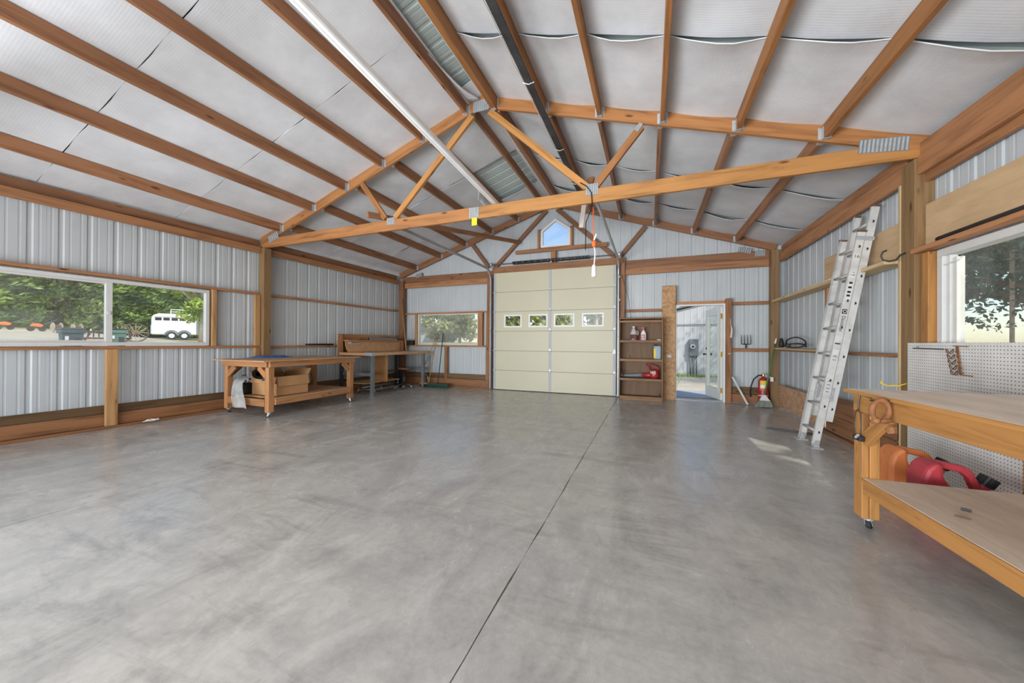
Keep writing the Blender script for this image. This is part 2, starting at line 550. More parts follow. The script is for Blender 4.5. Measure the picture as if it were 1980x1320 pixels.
BOARDS = {}
def board_mesh(L, w, h, mat, bev):
    key = (round(L, 4), round(w, 4), round(h, 4), mat, bev)
    if key in BOARDS: return BOARDS[key]
    bm = bmesh.new()
    bmesh.ops.create_cube(bm, size=1)
    for v in bm.verts: v.co = (v.co.x * L, v.co.y * w, v.co.z * h)
    if bev:
        bmesh.ops.bevel(bm, geom=bm.edges[:], offset=min(bev, w * .2, h * .2), segments=1, affect='EDGES', profile=.5)
    me = bpy.data.meshes.new('board')
    bm.to_mesh(me); bm.free()
    me.materials.append(MATS[mat])
    BOARDS[key] = me
    return me
def board(name, p0, p1, w, h, mat, parent, up=(0, 0, 1), bev=.004, M=None):
    """rectangular board from p0 to p1 (centre line); w sideways, h towards 'up'"""
    p0, p1 = V(p0), V(p1)
    o = bpy.data.objects.new(name, board_mesh((p1 - p0).length, w, h, mat, bev))
    m = frame((p0 + p1) / 2, p1 - p0, up)
    return link(o, parent, (M @ m) if M else m)
def slab(name, lo, hi, mat, parent, along=None, bev=.004, M=None):
    """axis aligned board given by its two corners; grain along the longest side"""
    c = [(a + b) / 2 for a, b in zip(lo, hi)]; d = [abs(b - a) for a, b in zip(lo, hi)]
    k = d.index(max(d)) if along is None else along
    e = [0, 0, 0]; e[k] = d[k] / 2
    p0 = V(c) - V(e); p1 = V(c) + V(e)
    if k == 0: return board(name, p0, p1, d[1], d[2], mat, parent, (0, 0, 1), bev, M)
    if k == 1: return board(name, p0, p1, d[0], d[2], mat, parent, (0, 0, 1), bev, M)
    return board(name, p0, p1, d[0], d[1], mat, parent, (0, 1, 0), bev, M)

# ------------------------------------------------------------------ room dimensions
XL, XR, YB, YF = -6.72, 2.25, 8.02, -3.45       # inner faces of the girts
RX, RZ, SL = -2.16, 4.55, .33                   # ridge position, ridge height, pitch
def roofz(x): return RZ - SL * abs(x - RX)
ML = Matrix.Translation((XL, 0, 0)) @ Matrix.Rotation(-.0275, 4, 'Z')   # left wall runs slightly askew
TY0, TY1 = 4.30, 4.345                          # truss
def wall_x(y): return XL + .0275 * y

# ------------------------------------------------------------------ floor
def build_floor():
    fl = MB().box((-8.2, -5.5, -.16), (2.9, 8.6, -.012)).build('floor', 'soil')
    fl['kind'] = 'structure'
    xs = [-7.0, -3.73, -.63, 2.62]; ys = [-5.4, -.4, 3.62, 8.35]
    g = .003
    for i in range(3):
        for j in range(3):
            nx, ny = 22, 26
            m = MB()
            x0, x1, y0, y1 = xs[i] + g, xs[i + 1] - g, ys[j] + g, ys[j + 1] - g
            rr = random.Random(i * 7 + j)
            # slightly crumbled joint edges
            ring = []
            for k in range(nx): ring.append((x0 + (x1 - x0) * k / nx, y0 + rr.uniform(-.002, .003)))
            for k in range(ny): ring.append((x1 + rr.uniform(-.003, .003), y0 + (y1 - y0) * k / ny))
            for k in range(nx): ring.append((x1 - (x1 - x0) * k / nx, y1 + rr.uniform(-.003, .002)))
            for k in range(ny): ring.append((x0 + rr.uniform(-.003, .003), y1 - (y1 - y0) * k / ny))
            q = len(ring)
            m.add([(x, y, 0) for x, y in ring] + [(x, y, -.011) for x, y in ring],
                  [tuple(range(q))] + [((k + 1) % q, k, k + q, (k + 1) % q + q) for k in range(q)])
            m.build('concrete_slab', 'concrete', fl)
build_floor()

# ------------------------------------------------------------------ ribbed metal sheets
PITCH = .235
RIB = [(0.0, 0), (.086, 0), (.100, .009), (.128, .009), (.142, 0), (.174, 0), (.181, .002), (.191, .002), (.198, 0), (.030, 0), (.037, .002), (.047, .002), (.054, 0)]
RIB.sort()
def profile(a0, a1, extra=()):
    """list of (position, depth) from a0 to a1 with all break points"""
    import bisect
    pts = {}
    k = math.floor(a0 / PITCH) - 1
    ref = []
    while k * PITCH < a1 + PITCH:
        ref += [(k * PITCH + p, d) for p, d in RIB]; k += 1
    def depth(a):
        i = bisect.bisect_right(ref, (a, 9)) - 1
        (p, d), (q, e) = ref[i], ref[i + 1]
        return d + (e - d) * (a - p) / (q - p) if q > p else d
    for a, d in ref:
        if a0 < a < a1: pts[round(a, 5)] = d
    for a in list(extra) + [a0, a1]:
        if a0 <= a <= a1: pts[round(a, 5)] = depth(a)
    return sorted(pts.items())
def ribbed(parent, name, F, a0, a1, lo, hi, holes=(), mat='wall_metal', width=PITCH * 4, M=None, kinks=()):
    """F(a, t, depth) -> point. Sheets of 'width', each one mesh."""
    extra = [h[0] for h in holes] + [h[1] for h in holes] + list(kinks)
    k = math.floor(a0 / width)
    while k * width < a1 - 1e-6:
        s0, s1 = max(a0, k * width), min(a1, (k + 1) * width); k += 1
        if s1 - s0 < 1e-4: continue
        pr = profile(s0, s1, extra)
        m = MB()
        lap = .0012 * (k % 2)
        for (a, da), (b, db) in zip(pr, pr[1:]):
            if b - a < 1e-6: continue
            mid = (a + b) / 2
            segs = [(lo(a), lo(b), hi(a), hi(b))]
            for h in holes:
                if h[0] <= mid <= h[1]:
                    z0 = h[2] if callable(h[2]) else (lambda q, z=h[2]: z)
                    z1 = h[3] if callable(h[3]) else (lambda q, z=h[3]: z)
                    out = []
                    for (la, lb, ha, hb) in segs:
                        if z0(mid) > (la + lb) / 2 + 1e-5: out.append((la, lb, min(z0(a), ha), min(z0(b), hb)))
                        if z1(mid) < (ha + hb) / 2 - 1e-5: out.append((max(z1(a), la), max(z1(b), lb), ha, hb))
                        if z0(mid) >= (ha + hb) / 2 or z1(mid) <= (la + lb) / 2: pass
                    segs = out
            for (la, lb, ha, hb) in segs:
                if (ha - la) + (hb - lb) < 1e-4: continue
                m.add([F(a, la, da + lap), F(b, lb, db + lap), F(b, hb, db + lap), F(a, ha, da + lap)], [(0, 1, 2, 3)])
        if m.f:
            m.build(name, mat, parent, M, solid=.0012)

# ------------------------------------------------------------------ walls
def plate(name, centre, w, h, t, normal, up, parent, mat='galvanised', rows=6):
    """toothed connector plate with pressed ridges"""
    M = frame(centre, up, normal)          # local x = up direction, local z ~ normal
    m = MB()
    m.box((-h / 2, -w / 2, 0), (h / 2, w / 2, t), M)
    m.cur = 1
    n = rows
    for i in range(n):
        y = -w / 2 + w * (i + .5) / n
        m.box((-h / 2 + .004, y - w / n * .27, t), (h / 2 - .004, y + w / n * .27, t + .003), M)
    return m.build(name, ['grey_paint', mat], parent)  # gaps between the ridges darkened through the base colour

def build_wall_left():
    wl = structure('wall_left', (XL, 0, 0))
    FL = lambda a, t, d: (-.09 - d, a, t)
    roof_l = lambda a: 3.02
    win = (.95, 3.515, 1.085, 1.985)
    ribbed(wl, 'metal_panel', FL, YF, 8.16, lambda a: .14, roof_l, [win], M=ML)
    def b(name, lo, hi, mat, along=None): return slab(name, lo, hi, mat, wl, along, M=ML)
    for y0, y1 in ((YF, .515), (.655, 4.27), (4.41, 7.9)):
        b('girt', (-.085, y0, 1.998), (0.0, y1, 2.036), 'timber')
        b('girt', (-.085, y0, 1.042), (0.0, y1, 1.080), 'timber')
        b('eave_beam', (-.02, y0, 2.755), (.025, y1, 2.865), 'timber')
        b('eave_purlin', (-.09, y0, 2.868), (-.04, y1, 3.0), 'gable_wood')
        b('kick_board', (-.085, y0, .195), (-.045, y1, .30), 'dark_board')
        b('kick_board', (-.06, y0, .035), (-.02, y1, .190), 'kick_board')
        b('sill_plate', (-.05, y0, .0), (.045, y1, .032), 'kick_board')
    for y in (.585, 4.34):
        b('post', (-.05, y - .065, 0), (.10, y + .065, 2.855), 'post_wood')
    b('stud', (-.085, 3.535, 1.08), (0, 3.60, 1.998), 'stud')
    b('stud', (-.03, 4.18, 1.08), (.03, 4.265, 1.998), 'stud')
    b('stud', (-.03, 4.18, .32), (.03, 4.265, 1.042), 'stud')
    b('stud', (-.03, 4.412, 1.08), (.02, 4.45, 1.998), 'timber')
    b('stud', (-.03, 4.412, .32), (.02, 4.45, 1.042), 'timber')
    b('stud', (0, 2.34, .035), (.045, 2.455, 1.042), 'stud')
    b('stud', (-.085, .87, 1.08), (0, .94, 1.998), 'stud')
    # black pipe lying on the lower girt behind the far bench
    # window
    w1 = structure('window_1', (XL, 2.3, 1.5))
    def f(name, lo, hi, mat, par=w1):
        return MB().box(lo, hi).build(name, mat, par, ML, bevel=.004)
    y0, y1, z0, z1 = .965, 3.505, 1.09, 1.975
    ym = 2.385
    f('frame_rail', (-.085, y0, z0), (-.012, y1, z0 + .045), 'vinyl'); f('frame_rail', (-.085, y0, z1 - .045), (-.012, y1, z1), 'vinyl')
    f('frame_stile', (-.085, y0, z0 + .045), (-.012, y0 + .05, z1 - .045), 'vinyl'); f('frame_stile', (-.085, y1 - .05, z0 + .045), (-.012, y1, z1 - .045), 'vinyl')
    f('meeting_stile', (-.075, ym - .032, z0 + .045), (-.02, ym + .032, z1 - .045), 'vinyl')
    f('sash_rail', (-.07, y0 + .05, z0 + .045), (-.03, ym - .032, z0 + .07), 'vinyl'); f('sash_rail', (-.07, y0 + .05, z1 - .07), (-.03, ym - .032, z1 - .045), 'vinyl')
    MB().box((-.052, y0 + .05, z0 + .07), (-.048, ym - .032, z1 - .07)).build('pane', 'dusty_glass', w1, ML)
    MB().box((-.064, ym + .032, z0 + .045), (-.060, y1 - .05, z1 - .045)).build('pane', 'glass', w1, ML)
    MB().box((-.018, ym - .02, 1.5), (-.006, ym + .012, 1.545)).build('latch', 'vinyl', w1, ML, bevel=.003)
build_wall_left()

def build_wall_right():
    wr = structure('wall_right', (XR, 0, 0))
    FR = lambda a, t, d: (XR + .125 + d, a, t)
    win = (1.75, 4.16, 1.08, 1.985)
    ribbed(wr, 'metal_panel', FR, YF, 8.16, lambda a: .1, lambda a: 3.05, [win])
    def b(name, lo, hi, mat, along=None): return slab(name, lo, hi, mat, wr, along)
    for y0, y1 in ((YF, .49), (.685, 4.295), (4.485, 7.9)):
        b('eave_beam', (XR, y0, 2.70), (XR + .045, y1, 2.86), 'timber')
        b('eave_purlin', (XR + .02, y0, 2.862), (XR + .06, y1, 2.99), 'timber')
    b('eave_ledger', (XR + .05, -3.4, 2.63), (XR + .09, 4.295, 2.735), 'timber')
    for y0, y1 in ((4.285, 4.485), (.485, .68)):
        b('post', (XR - .014, y0 + .015, 0), (XR + .122, y1, 2.855), 'post_wood')
    b('post', (XR - .02, 4.487, 0), (XR + .0, 4.52, 2.69), 'pale_board')
    # far bay girts
    b('ledge_board', (2.13, 4.52, 1.945), (2.33, 8.0, 1.985), 'pale_board')
    b('girt', (2.25, 4.52, 1.035), (2.36, 7.9, 1.07), 'timber')
    b('ledge_board', (2.19, 6.05, 1.062), (2.34, 7.9, 1.085), 'pale_board')
    b('stud', (2.29, 6.14, 1.09), (2.36, 6.2, 1.945), 'timber')
    b('plywood_panel', (2.30, 4.53, 1.99), (2.315, 6.25, 2.37), 'plywood')
    b('osb_board', (2.205, 6.0, .02), (2.22, 7.78, .42), 'osb_kick')
    b('kick_board', (2.23, 4.5, .23), (2.27, 6.0, .47), 'kick_board')
    b('kick_board', (2.23, 4.5, .03), (2.27, 6.0, .225), 'kick_board')
    b('sill_plate', (2.14, 4.5, 0), (2.225, 6.0, .03), 'kick_board')
    # near bay
    b('girt', (2.205, .69, 1.985), (2.30, 4.298, 2.025), 'timber')
    b('plywood_panel', (2.30, .9, 2.035), (2.315, 4.285, 2.42), 'plywood')
    b('stud', (2.26, 4.175, 1.0), (2.34, 4.265, 1.98), 'golden')
    b('stud', (2.26, 3.2, .03), (2.34, 3.24, 1.06), 'stud')
    b('stud', (2.26, 2.2, .03), (2.34, 2.24, 1.06), 'stud')
    b('girt', (2.26, .86, 1.03), (2.34, 4.17, 1.068), 'timber')
    b('kick_board', (2.265, .86, .03), (2.305, 4.27, .25), 'kick_board')
    w4 = structure('window_4', (2.38, 2.95, 1.5))
    y0, y1, z0, z1 = 1.765, 4.15, 1.085, 1.975
    def f(name, lo, hi, mat): return MB().box(lo, hi).build(name, mat, w4, bevel=.004)
    f('frame_rail', (2.30, y0, z0), (2.40, y1, z0 + .05), 'vinyl'); f('frame_rail', (2.30, y0, z1 - .06), (2.40, y1, z1), 'vinyl')
    f('frame_stile', (2.30, y1 - .06, z0 + .05), (2.40, y1, z1 - .06), 'vinyl'); f('frame_stile', (2.30, y0, z0 + .05), (2.40, y0 + .06, z1 - .06), 'vinyl')
    f('sash_stile', (2.325, y1 - .10, z0 + .05), (2.37, y1 - .062, z1 - .06), 'vinyl')
    f('sash_stile', (2.34, y1 - .145, z0 + .05), (2.39, y1 - .104, z1 - .085), 'door_white')
    f('sash_stile', (2.325, 2.92, z0 + .05), (2.37, 2.97, z1 - .06), 'vinyl')
    MB().box((2.363, 2.97, z0 + .05), (2.367, y1 - .145, z1 - .06)).build('pane', 'dusty_glass', w4)
    MB().box((2.353, y0 + .06, z0 + .05), (2.357, 2.92, z1 - .06)).build('pane', 'dusty_glass', w4)
    MB().bar((2.305, 4.12, 1.83), (2.33, 3.98, 1.855), .008, .008).build('latch_rod', 'vinyl', w4)
build_wall_right()

def gable_hi(a): return roofz(a) - .01
GW = dict(x0=-2.45, x1=-1.725, z0=3.44, zs=3.835, za=4.10)
def build_wall_back():
    wb = structure('wall_back', (RX, YB, 0))
    FB = lambda a, t, d: (a, YB + .11 + d, t)
    gm = (GW['x0'] + GW['x1']) / 2
    gtop = lambda a: GW['za'] - (GW['za'] - GW['zs']) * abs(a - gm) / ((GW['x1'] - GW['x0']) / 2)
    holes = [(-3.56, -.73, 0.0, 2.84), (.50, 1.385, 0.0, 1.955), (-5.93, -4.10, 1.085, 1.925), (GW['x0'], GW['x1'], GW['z0'], gtop)]
    ribbed(wb, 'metal_panel', FB, -6.62, 2.38, lambda a: .02, gable_hi, holes, kinks=(RX, gm))
    def b(name, lo, hi, mat, along=None): return slab(name, lo, hi, mat, wb, along)
    y0 = YB
    # corner posts and door posts
    b('post', (-6.49, 7.92, 0), (-6.345, 8.05, 2.84), 'gable_wood')
    b('post', (2.115, 7.90, 0), (2.245, 8.04, 2.93), 'post_wood')
    b('post', (-3.80, 7.96, 0), (-3.66, 8.10, 2.78), 'gable_wood')
    b('post', (-.63, 7.96, 0), (-.505, 8.10, 3.02), 'gable_wood')
    b('door_stud', (1.395, 7.95, 0), (1.49, 8.06, 2.055), 'kick_board')
    b('osb_board', (.235, 7.945, 0), (.495, 7.965, 2.36), 'osb')
    # headers
    b('header', (-6.34, y0 - .03, 2.645), (-3.66, y0 + .01, 2.785), 'timber')
    b('header', (-.50, y0 - .03, 2.645), (2.11, y0 + .01, 2.785), 'timber')
    b('door_header', (-3.66, 7.975, 2.865), (-.55, 8.015, 3.035), 'kick_board')
    # girts left of the overhead door
    b('girt', (-6.34, y0, 1.925), (-3.80, y0 + .085, 1.962), 'timber')
    b('girt', (-6.34, y0, 1.045), (-3.80, y0 + .085, 1.082), 'timber')
    b('stud', (-6.02, y0, 1.082), (-5.945, y0 + .085, 1.925), 'stud')
    b('stud', (-4.085, y0, 1.082), (-3.955, y0 + .085, 1.925), 'timber')
    b('stud', (-5.06, y0 - .02, .03), (-4.97, y0 + .02, 1.045), 'timber')
    b('stud', (-3.86, y0, .03), (-3.805, y0 + .085, 1.925), 'stud')
    b('kick_board', (-6.34, y0, .22), (-3.86, y0 + .045, .34), 'dark_board')
    b('kick_board', (-6.34, y0 - .03, .03), (-3.80, y0 + .012, .215), 'kick_board')
    b('sill_plate', (-6.34, y0 - .06, 0), (-3.80, y0 + .012, .028), 'kick_board')
    # girts right of it
    b('girt', (-.50, y0, 1.84), (.232, y0 + .085, 1.895), 'timber')
    b('girt', (.50, y0, 1.965), (1.392, y0 + .085, 2.02), 'timber')
    b('girt', (1.492, y0, 1.925), (2.115, y0 + .085, 1.985), 'timber')
    b('girt', (1.492, y0, 1.01), (2.115, y0 + .085, 1.075), 'timber')
    b('kick_board', (1.492, y0, .19), (2.115, y0 + .04, .32), 'dark_board')
    b('kick_board', (1.492, y0 - .01, .02), (2.115, y0 + .03, .185), 'kick_board')
    # backing boards below the gable window
    b('window_board', (-3.06, 7.985, 3.31), (-.88, 8.025, 3.40), 'timber')
    b('window_stud', (-2.17, 7.988, 3.04), (-2.05, 8.02, 3.308), 'timber')
    b('window_stud', (GW['x0'] - .06, 8.03, 3.40), (GW['x0'] - .005, 8.09, 3.87), 'timber')
    b('window_stud', (GW['x1'] + .005, 8.03, 3.40), (GW['x1'] + .06, 8.09, 3.87), 'timber')
    # back window
    w2 = structure('window_2', (-5.0, y0, 1.5))
    X0, X1, Z0, Z1 = -5.935, -4.095, 1.087, 1.92
    def f(name, lo, hi, mat, p): return MB().box(lo, hi).build(name, mat, p, bevel=.003)
    f('frame_rail', (X0, y0 + .02, Z0), (X1, y0 + .1, Z0 + .03), 'vinyl', w2); f('frame_rail', (X0, y0 + .02, Z1 - .03), (X1, y0 + .1, Z1), 'vinyl', w2)
    f('frame_stile', (X0, y0 + .02, Z0 + .03), (X0 + .045, y0 + .1, Z1 - .03), 'vinyl', w2); f('frame_stile', (X1 - .02, y0 + .02, Z0 + .03), (X1, y0 + .1, Z1 - .03), 'vinyl', w2)
    MB().box((X0 + .045, y0 + .058, Z0 + .03), (X1 - .02, y0 + .062, Z1 - .03)).build('pane', 'hazy_glass', w2)
    # gable window: five sided
    w3 = structure('window_3', (gm, y0 + .1, 3.44))
    outer = [(GW['x0'], GW['z0']), (GW['x1'], GW['z0']), (GW['x1'], GW['zs']), (gm, GW['za']), (GW['x0'], GW['zs'])]
    c = V((gm, 3.72))
    inner = [((V(p) - c) * .84 + c) for p in outer]
    names = ['frame_sill', 'frame_stile', 'frame_rafter', 'frame_rafter', 'frame_stile']
    for i in range(5):
        j = (i + 1) % 5
        m = MB(); m.prism([tuple(outer[i]), tuple(outer[j]), tuple(inner[j]), tuple(inner[i])], y0 + .06, y0 + .13)
        m.build(names[i], 'white', w3)
    MB().prism([tuple(p) for p in inner], y0 + .092, y0 + .096).build('pane', 'clean_glass', w3)
build_wall_back()

def build_wall_front():
    wf = structure('wall_front', (RX, YF, 0))
    FF = lambda a, t, d: (a, YF - .05 - d, t)
    ribbed(wf, 'metal_panel', FF, -6.85, 2.38, lambda a: .02, gable_hi, [(-6.0, 1.75, 0.0, 2.95)], kinks=(RX,))
    slab('header', (-6.2, YF - .04, 2.95), (1.95, YF, 3.2), 'timber', wf)
    slab('post', (-6.2, YF - .14, 0), (-6.02, YF, 2.95), 'post_wood', wf)
    slab('post', (1.77, YF - .14, 0), (1.95, YF, 2.95), 'post_wood', wf)
build_wall_front()

# ------------------------------------------------------------------ roof
PL = [-6.09, -5.31, -4.58, -3.84, -3.10, -2.385]
PR = [-1.955, -1.25, -.57, .124, .857, 1.585]
PL2 = [-5.98, -5.20, -4.46, -3.72, -3.03, -2.33]
PR2 = [-1.94, -1.22, -.59, .10, .83, 1.58]
def build_ceiling():
    ce = structure('ceiling', (RX, 2, 3))
    # steel deck above the insulation
    for s in (-1, 1):
        x1 = -6.95 if s < 0 else 2.6
        F = lambda a, t, d, s=s: (t, a, roofz(t) + .07 + d)
        lo = (lambda a: -6.95) if s < 0 else (lambda a: RX + .03)
        hi = (lambda a: RX - .03) if s < 0 else (lambda a: 2.6)
        ribbed(ce, 'roof_panel', F, YF - .2, 8.35, lo, hi, mat='roof_metal')
    m = MB()
    m.add([(RX - .2, YF - .2, roofz(RX - .2) + .12), (RX, YF - .2, RZ + .12), (RX + .2, YF - .2, roofz(RX + .2) + .12),
           (RX - .2, 8.35, roofz(RX - .2) + .12), (RX, 8.35, RZ + .12), (RX + .2, 8.35, roofz(RX + .2) + .12)], [(0, 1, 4, 3), (1, 2, 5, 4)])
    m.build('ridge_cap', 'roof_metal', ce, solid=.002)
    # purlins
    for ys, ye, L, Rr in ((YF, .52, PL, PR), (.565, TY0, PL, PR), (TY1, 8.03, PL2, PR2)):
        for x in L + Rr:
            h = .185 if abs(x - RX) < .3 and x > RX else .145
            mt = 'purlin' if x < RX else ('truss_wood' if ys < 4 else 'purlin')
            z = roofz(x) - .012 - h / 2
            board('purlin', (x, ys + .002, z), (x, ye - .002, z), .045 if h < .16 else .075, h, mt, ce)
    # insulation blankets, one sheet after another, sagging between the purlins
    def sheet(side, y0, y1, knots, sag, droop, holes, seed):
        rr = random.Random(seed)
        us = []
        for a, b in zip(knots, knots[1:]):
            us += [(a, b, k / 6) for k in range(6)]
        us.append((knots[-2], knots[-1], 1.0))
        nv = 12
        amp = [sag * rr.uniform(.6, 1.35) for _ in knots]
        dro = [droop * rr.uniform(.75, 1.25) for _ in knots]
        ph = [rr.uniform(0, 6) for _ in knots]
        def P(i, j):
            a, b, t = us[i]
            k = knots.index(a)
            x = a + (b - a) * t
            v = j / nv
            y = y0 + (y1 - y0) * v
            bell = math.sin(math.pi * t) ** 1.2 if 0 < t < 1 else 0
            d = amp[k] * bell * (1 + .35 * math.sin(ph[k] + 5 * v)) + dro[k] * bell * math.exp(-v / .10)
            d += .004 * math.sin(9 * t + ph[k]) * math.sin(14 * v + ph[k]) * bell
            y += (-.035 * bell * (droop / .06)) * math.exp(-v / .1) + .006 * math.sin(30 * t + ph[k]) * (1 if j == 0 else 0)
            return (x, y, roofz(x) - .006 - d)
        def keep(i, j):
            a, b, t = us[i]
            xm = a + (b - a) * (t + .08); ym = y0 + (y1 - y0) * (j + .5) / nv
            return not any(h[0] < xm < h[1] and h[2] < ym < h[3] for h in holes)
        m = MB(); m.grid(P, len(us) - 1, nv, keep)
        sh = m.build('insulation_sheet', 'insulation', ce, smooth=True, solid=.006)
        es = sh.modifiers.new('rim', 'EDGE_SPLIT'); es.split_angle = math.radians(50)
        # stitched hem along the drooping edge
        if droop < .01: return
        pts = [V(P(i, 0)) + V((0, -.004, -.004)) for i in range(len(us)) if keep(min(i, len(us) - 2), 0)]
        h = MB()
        seg = []
        for p in pts:
            if seg and (p - seg[-1]).length > .5:
                if len(seg) > 2: h.tube(seg, .005, 6)
                seg = []
            seg.append(p)
        if len(seg) > 2: h.tube(seg, .005, 6)
        if h.f: h.build('hem', 'insulation', sh, smooth=True)
    yl = [YF, -2.1, -.8, .5, 1.8, 3.1, TY0 + .02, 5.7, 7.0, 8.12]
    yr = [YF, -2.0, -.65, .65, 1.95, 3.25, TY0 + .02, 5.8, 7.1, 8.12]
    hl = [(-2.36, -2.1, -3.5, 4.05), (-3.02, -2.2, 5.69, 6.98)]
    for k in range(len(yl) - 1):
        b2 = yl[k] >= TY0
        kn = [-6.9] + (PL2 if b2 else PL) + [RX]
        sheet(-1, yl[k] + .004, yl[k + 1] - .004, kn, .005, 0 if yl[k] == TY0 + .02 else (.003 if not b2 else .018), hl, 100 + k)
        b2 = yr[k] >= TY0
        kn = [RX] + (PR2 if b2 else PR) + [2.48]
        sheet(1, yr[k] + .004, yr[k + 1] - .004, kn, .018, 0 if yr[k] == TY0 + .02 else (.064 if not b2 else .05), [], 200 + k)
    # torn insulation hanging beside the bare patch
    m = MB()
    A, B, C, D = V((-3.05, 5.9, 4.2)), V((-3.1, 6.9, 4.19)), V((-2.95, 6.7, 3.80)), V((-3.16, 6.15, 3.95))
    def P(i, j):
        u, v = i / 8, j / 8
        p = A.lerp(B, u).lerp(D.lerp(C, u), v)
        return (p.x + .03 * math.sin(7 * u + 3 * v), p.y, p.z + .05 * math.sin(9 * u) * v)
    m.grid(P, 8, 8); m.build('torn_insulation', 'insulation', ce, smooth=True, solid=.006)
    m = MB()
    A, B, C, D = V((-2.36, 3.35, 4.44)), V((-2.33, 4.27, 4.46)), V((-2.17, 4.27, 4.47)), V((-2.27, 3.95, 4.43))
    def P(i, j):
        p = A.lerp(B, i / 8).lerp(D.lerp(C, i / 8), j / 8)
        return (p.x, p.y, p.z - .03 * math.sin(math.pi * j / 8) * math.sin(math.pi * i / 8))
    m.grid(P, 8, 8); m.build('torn_insulation', 'insulation', ce, smooth=True, solid=.006)
build_ceiling()

def hanger(parent, x, y, side, zb, h, w=.05):
    """galvanised joist hanger: U strap on a truss face with two flanges"""
    m = MB()
    t = .003; d = .05 * side
    ya, yb = sorted((y, y + d))
    m.box((x - w / 2 - t, ya, zb - t), (x + w / 2 + t, yb, zb))
    for s in (-1, 1):
        xa, xb = sorted((x + s * w / 2, x + s * (w / 2 + t)))
        m.box((xa, ya, zb), (xb, yb, zb + h * .8))
        xa, xb = sorted((x + s * (w / 2 + t), x + s * (w / 2 + .03)))
        fa, fb = sorted((y, y + .003 * side))
        m.box((xa, fa, zb + .01), (xb, fb, zb + h * .85))
    m.build('joist_hanger', 'galvanised', parent)

def truss(label, y0, webs=True, main=True, mats=('truss_wood', 'golden', 'truss_wood'), hang=(), plates=True, half=4.50):
    t = .045; yc = y0 + t / 2
    tr = thing('roof_truss', label, 'truss', (RX, yc, 2.86))
    n = V((0, 1, 0))
    ch = .165
    # top chords
    for s in (-1, 1):
        d = V((s, 0, -SL)).normalized()
        nrm = V((s * SL, 0, 1)).normalized()
        apex = V((RX, yc, RZ - .012)) - nrm * (.15 / 2)
        end = V((RX + s * half, yc, RZ - .012 - SL * half)) - nrm * (.15 / 2)
        board('top_chord', apex - d * .02, end, t, .15, mats[0], tr, nrm)
    # bottom chord in two lengths
    zc = 2.86 + ch / 2
    xl, xr = RX - half + .02, RX + half - .05
    if main:
        board('bottom_chord', (xl, yc, zc), (-2.262, yc, zc), t, ch, mats[0], tr)
        board('bottom_chord', (-2.258, yc, zc), (xr, yc, zc), t, ch, mats[1], tr)
    else:
        board('bottom_chord', (xl + .1, yc, 2.875), (xr - .05, yc, 2.875), t, .175, mats[0], tr)
    if webs:
        W_ = [((-2.30, 4.30), (-3.62, 3.05)), ((-4.27, 3.68), (-3.80, 3.06)), ((-2.04, 4.30), (-.72, 3.06)), ((-.10, 3.67), (-.62, 3.06))]
        for k, (a, b) in enumerate(W_):
            p, q = V((a[0], yc, a[1])), V((b[0], yc, b[1]))
            board('web', p, q, t, .085 if main else .09, mats[1] if k in (0, 2) and main else mats[2], tr, (0, 1, 0) if False else V((0, 1, 0)).cross(q - p))
    if plates:
        f = -1
        yf = y0 - .0005
        def pl(x, z, w, h, ang=0.0, rows=6):
            up = V((math.sin(ang), 0, math.cos(ang)))
            plate('plate', (x, yf, z), w, h, .0015, V((0, -1, 0)), up, tr, rows=rows)
        pl(-2.16, 4.40, .24, .16, 0, 8)
        pl(-2.26, 2.945, .15, .15, 0, 6)
        pl(-3.68, 3.00, .15, .11, 0, 6)
        pl(-.66, 3.02, .15, .14, 0, 7)
        a = math.atan(SL)
        pl(-6.30, 3.03, .26, .13, -a, 6)
        pl(2.02, 3.02, .36, .13, a * .3, 12)
        pl(-.13, 3.66, .05, .10, .65, 3)
    for x, side, h in hang:
        y = y0 if side < 0 else y0 + t
        hanger(tr, x, y, side, roofz(x) - .012 - h, h)
    return tr
hg = [(x, -1, .145) for x in PL + PR[1:]] + [(PR[0], -1, .185)] + [(x, 1, .145) for x in PL2 + PR2[1:]]
truss('golden roof truss spanning mid-room with wooden webs', TY0, hang=hg)
truss('wooden roof truss overhead behind the camera position', .52, hang=())
gt = truss('dark wooden gable truss against the end wall above the overhead door', 8.03, main=False, mats=('gable_wood', 'gable_wood', 'gable_wood'), plates=False, half=4.42,
           hang=[(x, -1, .145) for x in PL2 + PR2[1:]])
plate('plate', (1.72, 8.028, 2.99), .22, .10, .0015, V((0, -1, 0)), V((.25, 0, 1)), gt)
plate('plate', (1.97, 8.028, 2.905), .17, .11, .0015, V((0, -1, 0)), V((0, 0, 1)), gt)
plate('plate', (-5.9, 8.028, 2.99), .2, .10, .0015, V((0, -1, 0)), V((-.25, 0, 1)), gt)

